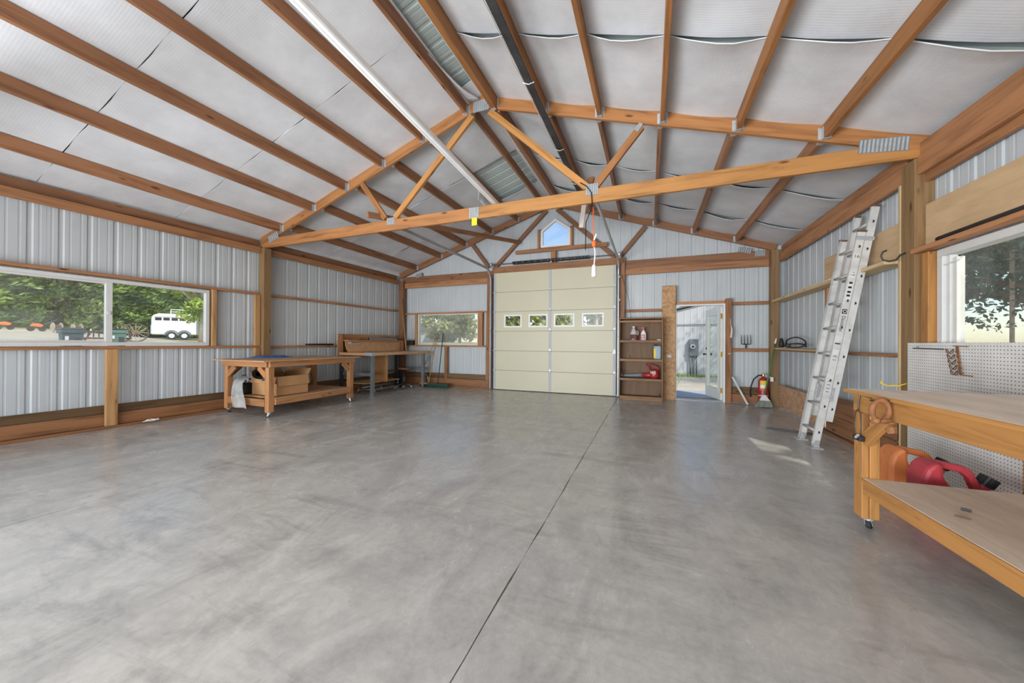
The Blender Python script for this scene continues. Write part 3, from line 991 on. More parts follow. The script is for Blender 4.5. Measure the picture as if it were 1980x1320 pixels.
def small_roof_things():
    o = board('lateral_brace', (-3.95, 4.10, 3.07), (-2.96, 8.0, 3.60), .04, .085, 'timber', None)
    tag(o, 'long wooden brace running from the mid-room truss to the gable truss', 'brace')
    o = board('wood_block', (-.72, 4.37, 3.06), (-.70, 4.50, 3.25), .09, .04, 'timber', None)
    tag(o, 'short offcut of wood standing on the golden truss beside its web', 'wood block')
    o = board('hanging_board', (-1.10, 6.3, 3.64), (-1.17, 6.4, 3.26), .085, .035, 'white_board', None, (0, 1, 0))
    tag(o, 'pale short board hanging from the purlin behind the golden truss', 'board')
    # white vinyl gutter length stored on the bottom chords
    p0, p1 = V((-1.945, .60, 3.215)), V((-1.98, 4.62, 3.055))
    M = frame(p0, p1 - p0); L = (p1 - p0).length
    prof = [(y * .88, z * .88) for y, z in ((-.037, .034), (-.04, .03), (-.04, -.014), (-.03, -.024), (-.010, -.024), (-.006, -.018), (.006, -.018), (.010, -.024), (.03, -.024), (.04, -.014), (.04, .03), (.037, .034))]
    m = MB(); k = len(prof)
    m.add([(0, y, z) for y, z in prof] + [(L, y, z) for y, z in prof], [(i, i + 1, i + 1 + k, i + k) for i in range(k - 1)], M)
    g = m.build('gutter_length', 'white', None, solid=.003)
    tag(g, 'long white vinyl gutter length lying across the truss chords overhead', 'gutter')
    # black rubber-faced strip under a purlin with its wire
    t = thing('conduit_strip', 'black weathered strip with white wire fixed under a roof purlin', 'conduit', (-1.22, 3, 3.9))
    slab('strip', (-1.265, 1.6, 3.955), (-1.185, 6.45, 3.975), 'black_rough', t)
    rr = random.Random(3)
    pts = [(-1.282 + rr.uniform(-.012, .012), 1.6 + .14 * i, 3.965 + rr.uniform(-.012, .008)) for i in range(34)]
    MB().tube(pts, .005, 6).build('wire', 'white_board', t, smooth=True)
    for y in (3.55, 4.95, 6.1):
        MB().tube([(-1.285, y, 3.96), (-1.225, y + .02, 3.94), (-1.17, y + .04, 3.965)], .005, 6).build('zip_tie', 'white', t)
    # dark cable from the truss joint, drop light
    pts = [(-.80, 4.29, 3.12), (-.72, 4.285, 3.06), (-.665, 4.283, 2.98), (-.655, 4.283, 2.86), (-.66, 4.36, 2.84)]
    tag(MB().tube(pts + [(-.79, 4.36 + .3, 2.75), (-.80, 4.7, 2.4)], .006, 6).build('black_cable', 'black', None, smooth=True),
        'thin black cable looped over the golden truss chord', 'cable')
    dl = thing('drop_light', 'white drop light hanging on an orange extension cord from the truss', 'work light', (-.64, 4.38, 1.97))
    MB().tube([(-.655, 4.38, 2.85), (-.65, 4.38, 2.6), (-.642, 4.38, 2.44)], .007, 8).build('extension_cord', 'orange', dl, smooth=True)
    MB().lathe([(.012, 0), (.026, .01), (.028, .06), (.02, .08), (.014, .085)], 12, Matrix.Translation((-.642, 4.38, 2.34))).build('plug', 'orange', dl, smooth=True)
    MB().tube([(-.642, 4.38, 2.425), (-.625, 4.38, 2.47), (-.612, 4.38, 2.50)], .012, 8).build('plug_boot', 'white', dl, smooth=True)
    MB().tube([(-.642, 4.38, 2.35), (-.628, 4.38, 2.28), (-.632, 4.38, 2.2), (-.64, 4.38, 2.12)], .008, 8).build('lamp_cord', 'white', dl, smooth=True)
    MB().lathe([(.012, .15), (.02, .14), (.026, .12), (.03, .02), (.026, .0), (.01, -.004)][::-1], 14, Matrix.Translation((-.642, 4.38, 1.975))).build('lamp_body', 'white', dl, smooth=True)
    y = MB().box((-2.285, 4.283, 2.765), (-2.205, 4.293, 2.87)).build('yellow_tag', 'yellow', None, bevel=.003)
    tag(y, 'small yellow square tag hanging below the golden truss chord', 'tag')
small_roof_things()

# ------------------------------------------------------------------ overhead door
def build_overhead_door():
    d1 = structure('door_1', (-2.14, 7.95, 0))
    x0, x1 = -3.605, -.685
    zs = [.012 + i * .477 for i in range(7)]
    yf, ybk = 7.945, 7.985
    wins = [(-3.31, -2.88), (-2.68, -2.235), (-2.06, -1.605), (-1.41, -.955)]
    for i in range(6):
        m = MB()
        z0, z1 = zs[i] + .003, zs[i + 1] - .003
        if i == 3:
            wz0, wz1 = 1.545, 1.825
            cuts = [x0] + [c for w in wins for c in w] + [x1]
            for k in range(0, len(cuts), 2): m.box((cuts[k], yf, z0), (cuts[k + 1], ybk, z1))
            for a, b in wins:
                m.box((a, yf, z0), (b, ybk, wz0)); m.box((a, yf, wz1), (b, ybk, z1))
        else:
            m.box((x0, yf, z0), (x1, ybk, z1))
        sec = m.build('door_section', 'door_panel', d1)
        if i == 3:
            for a, b in wins:
                f = MB(); w = .022
                for lo, hi in (((a - .012, wz0 - .012), (b + .012, wz0 + w)), ((a - .012, wz1 - w), (b + .012, wz1 + .012)), ((a - .012, wz0 + w), (a + w, wz1 - w)), ((b - w, wz0 + w), (b + .012, wz1 - w))):
                    f.box((lo[0], yf - .008, lo[1]), (hi[0], yf + .03, hi[1]))
                f.build('window_frame', 'white', sec)
                MB().box((a + w, yf + .018, wz0 + w), (b - w, yf + .022, wz1 - w)).build('pane', 'clean_glass', sec)
        # bottom lip groove: a galvanised joint strip
        if i < 5:
            MB().box((x0 + .06, yf - .0025, z1 - .006), (x1 - .06, yf - .0005, z1 + .006)).build('joint_strip', 'joint_grey', sec)
    xm = (x0 + x1) / 2 - .02
    for x in (x0 + .03, xm, x1 - .03):
        for i in range(6):
            MB().box((x - .03, yf - .006, zs[i] + .012), (x + .03, yf - .001, zs[i + 1] - .012)).build('stile', 'stile_grey', d1)
    for x in (x0 + .03, xm, x1 - .03):
        for i in range(1, 6):
            m = MB()
            m.prism([(x - .035, zs[i] - .015), (x + .035, zs[i] - .015), (x + .03, zs[i] + .015), (x, zs[i] + .075), (x - .03, zs[i] + .015)], yf - .014, yf - .007)
            m.tube([(x - .04, yf - .016, zs[i]), (x + .04, yf - .016, zs[i])], .011, 8)
            m.build('hinge', 'galvanised', d1)
    for s, x in ((-1, x0), (1, x1)):
        for i in range(7):
            z = zs[i] + (.05 if i == 0 else (-.05 if i == 6 else 0))
            m = MB(); m.tube([(x, yf - .03, z), (x + s * .05, yf - .03, z)], .006, 6)
            m.tube([(x + s * .045, yf - .03, z), (x + s * .06, yf - .03, z)], .022, 10)
            m.build('roller', 'steel', d1)
    MB().box((x0, yf - .004, 0), (x1, ybk, .014)).build('bottom_seal', 'rubber', d1)
    MB().box((x1 - .075, yf - .035, .93), (x1 + .0, yf - .004, .985)).build('latch_case', 'white', d1, bevel=.003)
    MB().tube([(x1 - .09, yf - .02, .955), (x1 + .09, yf - .02, .955)], .006, 6).build('latch_bolt', 'steel', d1)
    # tracks
    for s, x in ((-1, -3.672), (1, -.628)):
        pts = [(x, 7.90, .02), (x, 7.90, 1.4), (x, 7.90, 2.66)]
        for k in range(1, 9):
            a = math.pi / 2 * k / 8
            pts.append((x, 7.90 - .30 * (1 - math.cos(a)), 2.66 + .30 * math.sin(a)))
        pts += [(x, 6.6, 2.96), (x, 4.42, 2.955)]
        if s > 0: pts = [(px, py - .0, pz) for px, py, pz in pts]
        m = MB()
        # C-shaped track: web and two lips
        for off, w_, h_ in ((0, .006, .05),):
            rings = []
        vs = []; fs = []
        prof = [(-.018, -.026), (.004, -.026), (.010, -.02), (.010, .02), (.004, .026), (-.018, .026)]
        N = len(pts)
        for i, p in enumerate(pts):
            a = V(pts[max(i - 1, 0)]); b = V(pts[min(i + 1, N - 1)])
            dd = (b - a).normalized()
            nn = V((1, 0, 0)).cross(dd).normalized()
            for (u, v_) in prof:
                q = V(p) + V((s * u, 0, 0)) + nn * v_
                vs.append(tuple(q))
        k = len(prof)
        for i in range(N - 1):
            for j in range(k - 1):
                fs.append((i * k + j, i * k + j + 1, (i + 1) * k + j + 1, (i + 1) * k + j))
        m.add(vs, fs)
        m.build('track', 'galvanised', d1, solid=.002)
        for z in (.3, .9, 1.5, 2.1, 2.6):
            MB().box((x + s * .008, 7.905, z - .02), (x + s * .03, 7.962, z + .02)).build('track_bracket', 'galvanised', d1)
        MB().box((x - .01, 4.38, 2.97), (x + .02, 4.41, 3.04)).build('track_hanger', 'galvanised', d1)
    # torsion shaft and spring
    MB().tube([(-3.72, 7.92, 3.085), (-.56, 7.92, 3.085)], .013, 8).build('torsion_shaft', 'steel', d1, smooth=True)
    pts = []
    for i in range(0, 840):
        a = i * 2 * math.pi / 14
        pts.append((-3.1 + 1.85 * i / 840, 7.92 + .034 * math.cos(a), 3.085 + .034 * math.sin(a)))
    MB().tube(pts, .011, 4).build('torsion_spring', 'dark_steel', d1)
    for x in (-3.66, -.62):
        m = MB(); m.tube([(x - .02, 7.92, 3.085), (x + .02, 7.92, 3.085)], .055, 14); m.build('cable_drum', 'galvanised', d1)
        MB().box((x - .04, 7.935, 3.02), (x + .04, 7.97, 3.13)).build('bearing_plate', 'galvanised', d1)
    MB().box((-2.16, 7.90, 3.03), (-2.12, 7.974, 3.12)).build('bearing_plate', 'galvanised', d1)
    # red pull rope on the right post
    MB().tube([(-.56, 7.952, 2.62), (-.52, 7.95, 2.45), (-.42, 7.93, 2.1), (-.38, 7.93, 1.7)], .005, 6).build('pull_rope', 'dark_rust', d1, smooth=True)
build_overhead_door()

# ------------------------------------------------------------------ glazed entry door
def build_entry_door():
    d2 = structure('door_2', (.94, 8.05, 0))
    def f(name, lo, hi, mat, p=d2, M=None): return MB().box(lo, hi).build(name, mat, p, M, bevel=.003)
    f('jamb', (.497, 8.0, 0), (.515, 8.14, 1.935), 'white'); f('jamb', (1.36, 8.0, 0), (1.392, 8.14, 1.935), 'white')
    f('head_jamb', (.497, 8.0, 1.935), (1.392, 8.14, 1.962), 'white')
    f('threshold', (.515, 8.0, 0), (1.36, 8.16, .018), 'galvanised')
    ang = math.atan2(.80, -.165)
    M = Matrix.Translation((1.352, 8.135, 0)) @ Matrix.Rotation(ang, 4, 'Z')
    w, h, t = .82, 1.905, .042
    leaf_ = bpy.data.objects.new('door_leaf', None); link(leaf_, d2, M); leaf_.empty_display_size = .1
    g = dict(lo=(.12, .22), hi=(.70, 1.78))
    z0 = .022
    f('stile', (0, -t / 2, z0), (g['lo'][0], t / 2, h), 'door_white', leaf_, M); f('stile', (g['hi'][0], -t / 2, z0), (w, t / 2, h), 'door_white', leaf_, M)
    f('rail', (g['lo'][0], -t / 2, z0), (g['hi'][0], t / 2, g['lo'][1]), 'door_white', leaf_, M); f('rail', (g['lo'][0], -t / 2, g['hi'][1]), (g['hi'][0], t / 2, h), 'door_white', leaf_, M)
    bd = MB()
    a, b = g['lo'], g['hi']
    for lo, hi in (((a[0] - .01, a[1] - .01), (b[0] + .01, a[1] + .02)), ((a[0] - .01, b[1] - .02), (b[0] + .01, b[1] + .01)), ((a[0] - .01, a[1] + .02), (a[0] + .02, b[1] - .02)), ((b[0] - .02, a[1] + .02), (b[0] + .01, b[1] - .02))):
        bd.box((lo[0], -t / 2 - .008, lo[1]), (hi[0], t / 2 + .008, hi[1]))
    bd.build('glazing_bead', 'door_white', leaf_, M)
    MB().box((a[0] + .02, -.002, a[1] + .02), (b[0] - .02, .002, b[1] - .02)).build('pane', 'glass', leaf_, M)
    for s in (-1, 1):
        m = MB(); m.tube([(w - .06, s * t / 2, .93), (w - .06, s * (t / 2 + .05), .93)], .012, 10)
        m.tube([(w - .06, s * (t / 2 + .035), .93), (w - .06, s * (t / 2 + .04), .93), (w - .06, s * (t / 2 + .07), .93)], [.012, .028, .022], 12)
        m.build('door_knob', 'dark_steel', leaf_, M, smooth=True)
    m = MB(); m.tube([(w - .06, -t / 2 - .012, 1.06), (w - .06, t / 2 + .012, 1.06)], .022, 12); m.build('deadbolt', 'dark_steel', leaf_, M)
    for z in (.22, .95, 1.72):
        m = MB(); m.box((-.004, -.05, z - .05), (.002, .02, z + .05), M); m.tube([tuple(M @ V((-.004, .026, z - .055))), tuple(M @ V((-.004, .026, z + .055)))], .008, 8)
        m.build('hinge', 'brass', d2)
build_entry_door()

# ------------------------------------------------------------------ casters
def caster(parent, x, y, ztop, yaw=0.0, r=.026):
    M = Matrix.Translation((x, y, 0)) @ Matrix.Rotation(yaw, 4, 'Z')
    m = MB()
    m.box((-.03, -.03, ztop - .004), (.03, .03, ztop), M)
    m.lathe([(.018, ztop - .018), (.018, ztop - .004)], 12, M)
    for s in (-1, 1):
        m.prism([(-.012, ztop - .012), (.018, ztop - .012), (.03, r - .006), (.012, r - .008)], s * .017 - .0015, s * .017 + .0015, M)
    c = m.build('caster', 'galvanised', parent)
    w = MB(); w.tube([tuple(M @ V((.02, -.012, r))), tuple(M @ V((.02, .012, r)))], r, 16)
    w.build('wheel', 'rubber', c)
    return c

# ------------------------------------------------------------------ left workbench and what is on it
def build_left_bench():
    t = thing('workbench', 'wooden rolling workbench with a low shelf along the left wall', 'workbench', (-5.85, 4.4, 0))
    X0, X1, Y0, Y1 = -6.42, -5.36, 3.60, 5.24
    top = slab('bench_top', (-6.50, 3.47, .852), (-5.27, 5.33, .870), 'left_ply', t, 1)
    hl = .085
    for x in (X0, X1):
        for y in (Y0, Y1):
            s = 1 if x == X0 else -1
            q = 1 if y == Y0 else -1
            lg = slab('leg', (min(x, x + s * .085), min(y, y + q * .09), .075), (max(x, x + s * .085), max(y, y + q * .09), .85), 'bench_wood', t)
            caster(lg, x + s * .045, y + q * .045, .074, R.uniform(0, 6))
    zt = .85
    slab('apron', (X1 - .0, Y0 - .0, zt - .085), (X1 + .035, Y1, zt), 'bench_wood', t)
    slab('apron', (X0 - .035, Y0, zt - .085), (X0, Y1, zt), 'bench_wood', t)
    slab('apron', (X0, Y0 - .037, zt - .085), (X1 - .0, Y0 - .002, zt), 'bench_wood', t)
    slab('apron', (X0, Y1 + .002, zt - .085), (X1, Y1 + .037, zt), 'bench_wood', t)
    slab('shelf_rail', (X1 + .001, Y0 + .09, .185), (X1 + .035, Y1 - .09, .275), 'bench_wood', t)
    slab('shelf_rail', (X0 - .035, Y0 + .09, .185), (X0 - .001, Y1 - .09, .275), 'bench_wood', t)
    slab('shelf_rail', (X0 + .085, Y0 - .01, .165), (X1 - .085, Y0 + .025, .275), 'bench_wood', t)
    slab('shelf_rail', (X0 + .085, Y1 - .025, .165), (X1 - .085, Y1 + .01, .275), 'bench_wood', t)
    slab('shelf', (X0 + .0, Y0 + .095, .276), (X1 + .03, Y1 - .095, .290), 'left_ply', t, 1)
    # corner braces
    for x in (X0 + .045, X1 - .045):
        s = 1 if x < -6 else -1
        board('brace', (x + s * .03, Y0 + .02, .62), (x + s * .20, Y0 + .02, .76), .035, .085, 'bench_wood', t, V((0, 1, 0)).cross(V((s, 0, .8))))
    for y in (Y0 + .06, Y1 - .06):
        q = 1 if y < 4 else -1
        for x in (X0 + .02, X1 - .02):
            if x > -6 and q > 0: continue
            board('brace', (x, y + q * .02, .62), (x, y + q * .18, .76), .035, .085, 'bench_wood', t, V((1, 0, 0)).cross(V((0, q, .8))))
    # blue tarp folded on top
    m = MB()
    rr = random.Random(5)
    def P(i, j):
        u, v = i / 14, j / 8
        e = min(u, 1 - u, v, 1 - v) * 6
        z = .872 + .03 * min(1, e) * (.4 + .6 * abs(math.sin(5 * u + 2 * v)) ) + rr.uniform(0, .012) * min(1, e)
        return (-6.42 + .34 * v + .04 * math.sin(4 * u), 3.95 + .60 * u, z)
    m.grid(P, 14, 8)
    tag(m.build('folded_tarp', 'blue', None, smooth=True, solid=.004), 'crumpled blue tarp folded on the far edge of the left workbench', 'tarp')
    # cardboard box with open flaps
    bx = thing('cardboard_box', 'open brown cardboard box on the low shelf of the left workbench', 'box', (-5.83, 4.05, .291))
    x0, x1, y0, y1, zb, zt = -6.05, -5.46, 3.80, 4.34, .292, .60
    w = .006
    MB().box((x0, y0, zb), (x1, y1, zb + w)).build('box_bottom', 'cardboard', bx)
    MB().box((x0, y0, zb), (x1, y0 + w, zt)).build('box_side', 'cardboard', bx); MB().box((x0, y1 - w, zb), (x1, y1, zt)).build('box_side', 'cardboard', bx)
    MB().box((x0, y0 + w, zb), (x0 + w, y1 - w, zt)).build('box_side', 'cardboard', bx); MB().box((x1 - w, y0 + w, zb), (x1, y1 - w, zt)).build('box_side', 'cardboard', bx)
    def flap(p, q, d):
        m = MB(); p, q, d = V(p), V(q), V(d)
        m.add([p, q, q + d, p + d], [(0, 1, 2, 3)]); m.build('flap', 'cardboard', bx, solid=.005)
    flap((x1 + .003, y0, zt), (x1 + .003, y1, zt), (.03, 0, -.15))        # folded down outside, facing the room
    flap((x0, y0 - .002, zt), (x1, y0 - .002, zt), (0, -.03, -.11))
    flap((x0, y1, zt), (x1, y1, zt), (.0, .06, .10))
    flap((x0, y0, zt), (x0, y1, zt), (-.09, 0, .08))
    m = MB(); m.sphere((-5.84, 4.12, .50), .09, 10, 6, (2.2, 2.2, .7)); m.build('box_filling', 'paper', bx, smooth=True)
    # roll of black plastic stuck in the box, end towards the room
    rl = thing('plastic_roll', 'roll of black plastic sheeting sticking out of the cardboard box', 'roll', (-5.8, 3.85, .5))
    pts = []
    for k in range(46):
        a = k * .42; r = .035 + .0011 * k
        pts.append((r * math.cos(a), r * math.sin(a)))
    c0 = V((-5.60, 3.60, .665)); d = V((-.42, .34, -.07)); ex = d.cross(V((0, 0, 1))).normalized(); ez = ex.cross(d).normalized()
    m = MB(); n = len(pts)
    vs = [c0 + ex * a + ez * b for a, b in pts] + [c0 + d + ex * a + ez * b for a, b in pts]
    m.add(vs, [(i, i + 1, i + 1 + n, i + n) for i in range(n - 1)])
    m.build('rolled_sheet', 'black', rl, solid=.002, smooth=True)
    m = MB(); e0 = c0 + ex * pts[-1][0] + ez * pts[-1][1]
    m.add([e0, e0 + V((.08, .05, -.02)), e0 + V((.03, .04, -.10)), e0 + V((-.06, .0, -.13)), e0 + V((-.10, .03, -.05))], [(0, 1, 2, 3, 4)])
    m.build('loose_sheet', 'black_rough', rl, solid=.003)
    # black tool bag
    bg = thing('tool_bag', 'black soft tool bag at the wall end of the left workbench shelf', 'bag', (-6.25, 3.78, .291))
    m = MB(); rr = random.Random(9)
    m.box((-6.37, 3.70, .292), (-6.12, 4.02, .47)); m.build('bag_body', 'black', bg, bevel=.03)
    m = MB(); m.add([(-6.34, 3.69, .46), (-6.15, 3.69, .47), (-6.10, 3.75, .58), (-6.22, 3.77, .61), (-6.26, 3.85, .50)], [(0, 1, 2, 3), (0, 3, 4)]); m.build('bag_flap', 'black', bg, solid=.01)
    m = MB(); m.tube([(-6.33, 3.75, .47), (-6.36, 3.8, .53), (-6.34, 3.9, .55), (-6.3, 4.0, .47)], .012, 8); m.build('bag_handle', 'black', bg, smooth=True)
    MB().box((-6.28, 3.694, .42), (-6.25, 3.699, .45)).build('buckle', 'galvanised', bg)
    MB().add([(-6.25, 3.80, .60), (-6.18, 3.78, .63), (-6.16, 3.79, .58), (-6.24, 3.81, .56)], [(0, 1, 2, 3)]).build('bag_lining', 'blue', bg, solid=.004)
    # plastic sheet draped over the shelf edge
    m = MB()
    def P(i, j):
        u, v = i / 10, j / 16
        z = .60 - .47 * v
        y = 3.60 - .055 * math.sin(min(1, v * 1.6) * math.pi / 2) + .018 * math.sin(9 * u + 2 * v)
        x = -6.03 + .12 * v + (u - .5) * (.24 + .16 * v) + .012 * math.sin(7 * v + 3 * u)
        if v < .15: y += (.15 - v) * .9
        return (x, y - .02, z)
    m.grid(P, 10, 16)
    tag(m.build('plastic_sheet', 'film', None, smooth=True, solid=.002), 'translucent plastic bag draped over the end of the left workbench shelf', 'plastic bag')
    # scrap paper by the wall
    m = MB(); rr = random.Random(2)
    def P(i, j): return (-6.53 + .05 * i / 4 + rr.uniform(-.01, .01), 2.66 + .16 * j / 4, .036 + .03 * rr.random() * (1 if 0 < i < 4 else .2))
    m.grid(P, 4, 4)
    tag(m.build('paper_scrap', 'paper', None, solid=.002), 'crumpled white scrap of paper on the sill board under the left window', 'paper')
build_left_bench()

# ------------------------------------------------------------------ second bench at the far left
def build_far_bench():
    t = thing('steel_leg_bench', 'old workbench with grey steel legs and tall brown backboard', 'workbench', (-6.0, 6.8, 0))
    X0, X1, Y0, Y1 = -6.40, -5.50, 5.86, 7.74
    slab('bench_top', (-6.36, Y0 - .06, .865), (X1 + .06, Y1 + .10, .925), 'tan_board', t, 1)
    m = MB(); m.box((X1 - .12, Y0 - .064, .862), (X1 + .064, Y0 + .05, .929)); m.build('corner_guard', 'galvanised', t)
    for x in (X0 + .02, X1 - .01):
        for y in (Y0 + .04, Y1 - .04):
            m = MB(); s = -1 if x > -6 else 1
            m.box((x - .035, y - .03, 0), (x - .029, y + .03, .864)); m.box((x + .029, y - .03, 0), (x + .035, y + .03, .864)); m.box((x - .029, y - .03, 0), (x + .029, y - .024, .864))
            m.box((x - .05, y - .045, 0), (x + .05, y + .045, .006))
            m.build('leg', 'grey_paint' if x > -6 else 'dark_steel', t)
    for y in (Y0 + .045, Y1 - .045):
        slab('cross_rail', (X0 + .06, y - .015, .42), (X1 - .05, y + .015, .49), 'grey_paint', t)
    slab('long_rail', (X0 - .0, Y0 + .08, .36), (X0 + .03, Y1 - .08, .43), 'grey_paint', t)
    slab('lower_shelf', (X0 + .06, Y0 + .10, .235), (X1 - .28, Y0 + 1.25, .255), 'pale_board', t, 1)
    slab('divider_panel', (-5.93, 6.40, .256), (-5.56, 6.43, .863), 'fibreboard', t)
    # backboard unit: tall back, end panels, sloping front
    slab('back_panel', (-6.455, Y0 - .02, .80), (-6.44, Y1 - .0, 1.335), 'bench_wood', t, 1)
    slab('end_panel', (-6.437, Y0 - .02, .80), (-6.30, Y0 + .01, 1.335), 'walnut', t, 2)
    slab('end_panel', (-6.437, Y1 - .03, .926), (-6.16, Y1, 1.18), 'walnut', t, 2)
    slab('top_shelf', (-6.437, Y0 + .012, 1.175), (-6.17, Y1 - .03, 1.20), 'bench_wood', t, 1)
    m = MB()
    m.prism([(Y0 + .10, .93), (Y1 - .04, .93), (Y1 - .04, 1.172), (Y0 + .02, 1.172), (Y0 + .03, 1.06), (Y0 + .06, .99)], 0, .012, Matrix.Translation((-6.26, 0, 0)) @ Matrix.Rotation(math.pi / 2, 4, 'Z'))
    m.build('front_board', 'tan_board', t)
    st = MB().box((-6.244, Y0 + .08, 1.115), (-6.242, Y0 + .40, 1.165)).build('sticker', 'paper', t)
    m = MB()
    for k in range(7): m.box((-6.2419, Y0 + .17 + k * .031, 1.128), (-6.241, Y0 + .17 + k * .031 + .022, 1.152))
    m.build('sticker_print', 'black', st)
    # grey metal lid lying on the top shelf
    b = MB(); b.box((-6.40, 6.55, 1.203), (-6.19, 7.5, 1.262))
    tag(b.build('metal_tray', 'grey_paint', None, bevel=.006), 'flat grey metal tray lying on top of the brown backboard', 'tray')
    o = board('wedge_block', (-6.38, 6.47, 1.235), (-6.20, 6.50, 1.235), .06, .055, 'dark_board', None)
    tag(o, 'dark wooden offcut beside the grey tray on the backboard shelf', 'wood block')
    # black pipe on the girt
    p = MB().tube([tuple(ML @ V((.03, 5.15, 1.10))), tuple(ML @ V((.03, 5.80, 1.10)))], .018, 10).build('black_pipe', 'black', None, smooth=True)
    tag(p, 'short black pipe lying on the wall girt beside the brown backboard', 'pipe')
    # creeper under the bench
    cr = thing('mechanic_creeper', 'low tubular creeper on casters under the steel-legged bench', 'creeper', (-5.9, 6.5, 0))
    z = .09
    for x in (-6.15, -5.72):
        m = MB(); m.tube([(x, 6.15, z), (x + .02, 6.9, z)], .016, 8); m.build('side_rail', 'grey_paint', cr, smooth=True)
    for y in (6.17, 6.5, 6.88):
        m = MB(); m.tube([(-6.15, y, z), (-5.71, y, z)], .014, 8); m.build('cross_bar', 'steel', cr, smooth=True)
    m = MB(); m.tube([(-6.1, 6.2, .115), (-5.78, 6.8, .17)], .014, 8); m.build('diagonal_bar', 'steel', cr, smooth=True)
    for x, y in ((-6.14, 6.17), (-5.71, 6.17), (-6.14, 6.88), (-5.71, 6.88)): caster(cr, x, y, .078, R.uniform(0, 6), .028)
    m = MB(); m.tube([(-5.74, 6.80, .19), (-5.72, 6.80, .19)], .04, 12); m.build('spare_wheel', 'rubber', cr)
    # stool
    st = thing('shop_stool', 'round wooden stool on a dark pedestal with casters under the bench', 'stool', (-5.80, 7.30, 0))
    MB().lathe([(.001, .47), (.16, .47), (.17, .48), (.17, .505), (.16, .515), (.001, .515)], 20, Matrix.Translation((-5.80, 7.30, 0))).build('seat', 'walnut', st)
    MB().lathe([(.035, .10), (.035, .30), (.018, .31), (.018, .47)], 12, Matrix.Translation((-5.80, 7.30, 0))).build('pedestal', 'dark_steel', st, smooth=True)
    for k in range(5):
        a = k * 2 * math.pi / 5 + .3
        m = MB(); m.tube([(-5.80, 7.30, .11), (-5.80 + .2 * math.cos(a), 7.30 + .2 * math.sin(a), .075)], [.022, .014], 8); lg = m.build('leg', 'dark_steel', st, smooth=True)
        caster(lg, -5.80 + .19 * math.cos(a), 7.30 + .19 * math.sin(a), .062, a, .024)
    pp = MB().lathe([(.05, .0), (.05, .42), (.056, .43), (.056, .5), (.03, .5)], 14, Matrix.Translation((-6.02, 7.42, .0)))
    tag(pp.build('floor_jack', 'black', None, smooth=True), 'dark upright cylinder standing behind the round stool', 'cylinder')
    # radio in the corner
    rd = thing('corner_radio', 'small black radio on the back wall girt in the left corner', 'radio', (-6.16, 8.05, 1.085))
    MB().box((-6.27, 8.0, 1.084), (-6.06, 8.09, 1.21)).build('radio_body', 'black', rd, bevel=.01)
    for x in (-6.22, -6.11):
        MB().tube([(x, 8.0, 1.145), (x, 7.994, 1.145)], .035, 14).build('speaker_cone', 'black_rough', rd)
    MB().tube([(-6.26, 8.04, 1.20), (-6.24, 8.04, 1.235), (-6.09, 8.04, 1.235), (-6.07, 8.04, 1.20)], .006, 6).build('carry_handle', 'steel', rd)
    # leaning pole
    p = MB().tube([(-6.36, 7.88, 2.34), (-5.99, 7.62, .95), (-5.97, 7.60, .93)], [.012, .014, .012], 8).build('wooden_pole', 'handle_wood', None, smooth=True)
    tag(p, 'slim wooden pole leaning into the far left corner post from the bench', 'pole')
    def push_broom(label, hx, hy, tx, ty, tz, hm, bm_, w, rot, handle):
        b = thing('push_broom', label, 'broom', (hx, hy, 0), 'push brooms by the back window')
        M = Matrix.Translation((hx, hy, 0)) @ Matrix.Rotation(rot, 4, 'Z')
        MB().box((-w / 2, -.03, .075), (w / 2, .03, .105), M).build('broom_head', hm, b, bevel=.004)
        m = MB(); rr = random.Random(int(w * 1000))
        for i in range(46):
            x = -w / 2 + w * (i + .5) / 46
            for y in (-.022, -.007, .008, .022):
                dx, dy = rr.uniform(-.012, .012), y * .8 + rr.uniform(-.01, .01)
                m.add([(x - .004, y, .076), (x + .004, y, .076), (x + dx + .005, y + dy, .0), (x + dx - .005, y + dy, .0)], [(0, 1, 2, 3)], M)
        br = m.build('bristles', bm_, b); br['kind'] = 'stuff'
        MB().tube([(hx, hy, .09), (tx, ty, tz)], .012, 8).build('handle', handle, b, smooth=True)
    push_broom('push broom with wooden handle leaning left below the back window', -5.36, 7.72, -5.24, 7.985, 1.46, 'handle_wood', 'black', .46, .08, 'handle_wood')
    push_broom('push broom with green handle and wide green bristles below the back window', -5.03, 7.66, -5.09, 7.99, 1.40, 'dark_green', 'dark_green', .60, .05, 'dark_green')
    p = MB().tube([(-5.62, 7.78, .35), (-5.30, 7.99, 1.30)], .011, 8).build('loose_handle', 'handle_wood', None, smooth=True)
    tag(p, 'short loose broom handle leaning beside the steel bench leg', 'handle')
    m = MB()
    for k in range(4):
        pts = []
        for i in range(25):
            a = i / 24 * 2 * math.pi
            pts.append((-5.50 + (.07 + .01 * k) * math.cos(a), 7.80 + .012 * k, .16 + (.15 - .015 * k) * math.sin(a)))
        m.tube(pts[:-1], .004, 5, closed=True)
    tag(m.build('wire_coil', 'steel', None, smooth=True), 'loose coil of thin wire hanging by the rear bench leg', 'wire')
build_far_bench()

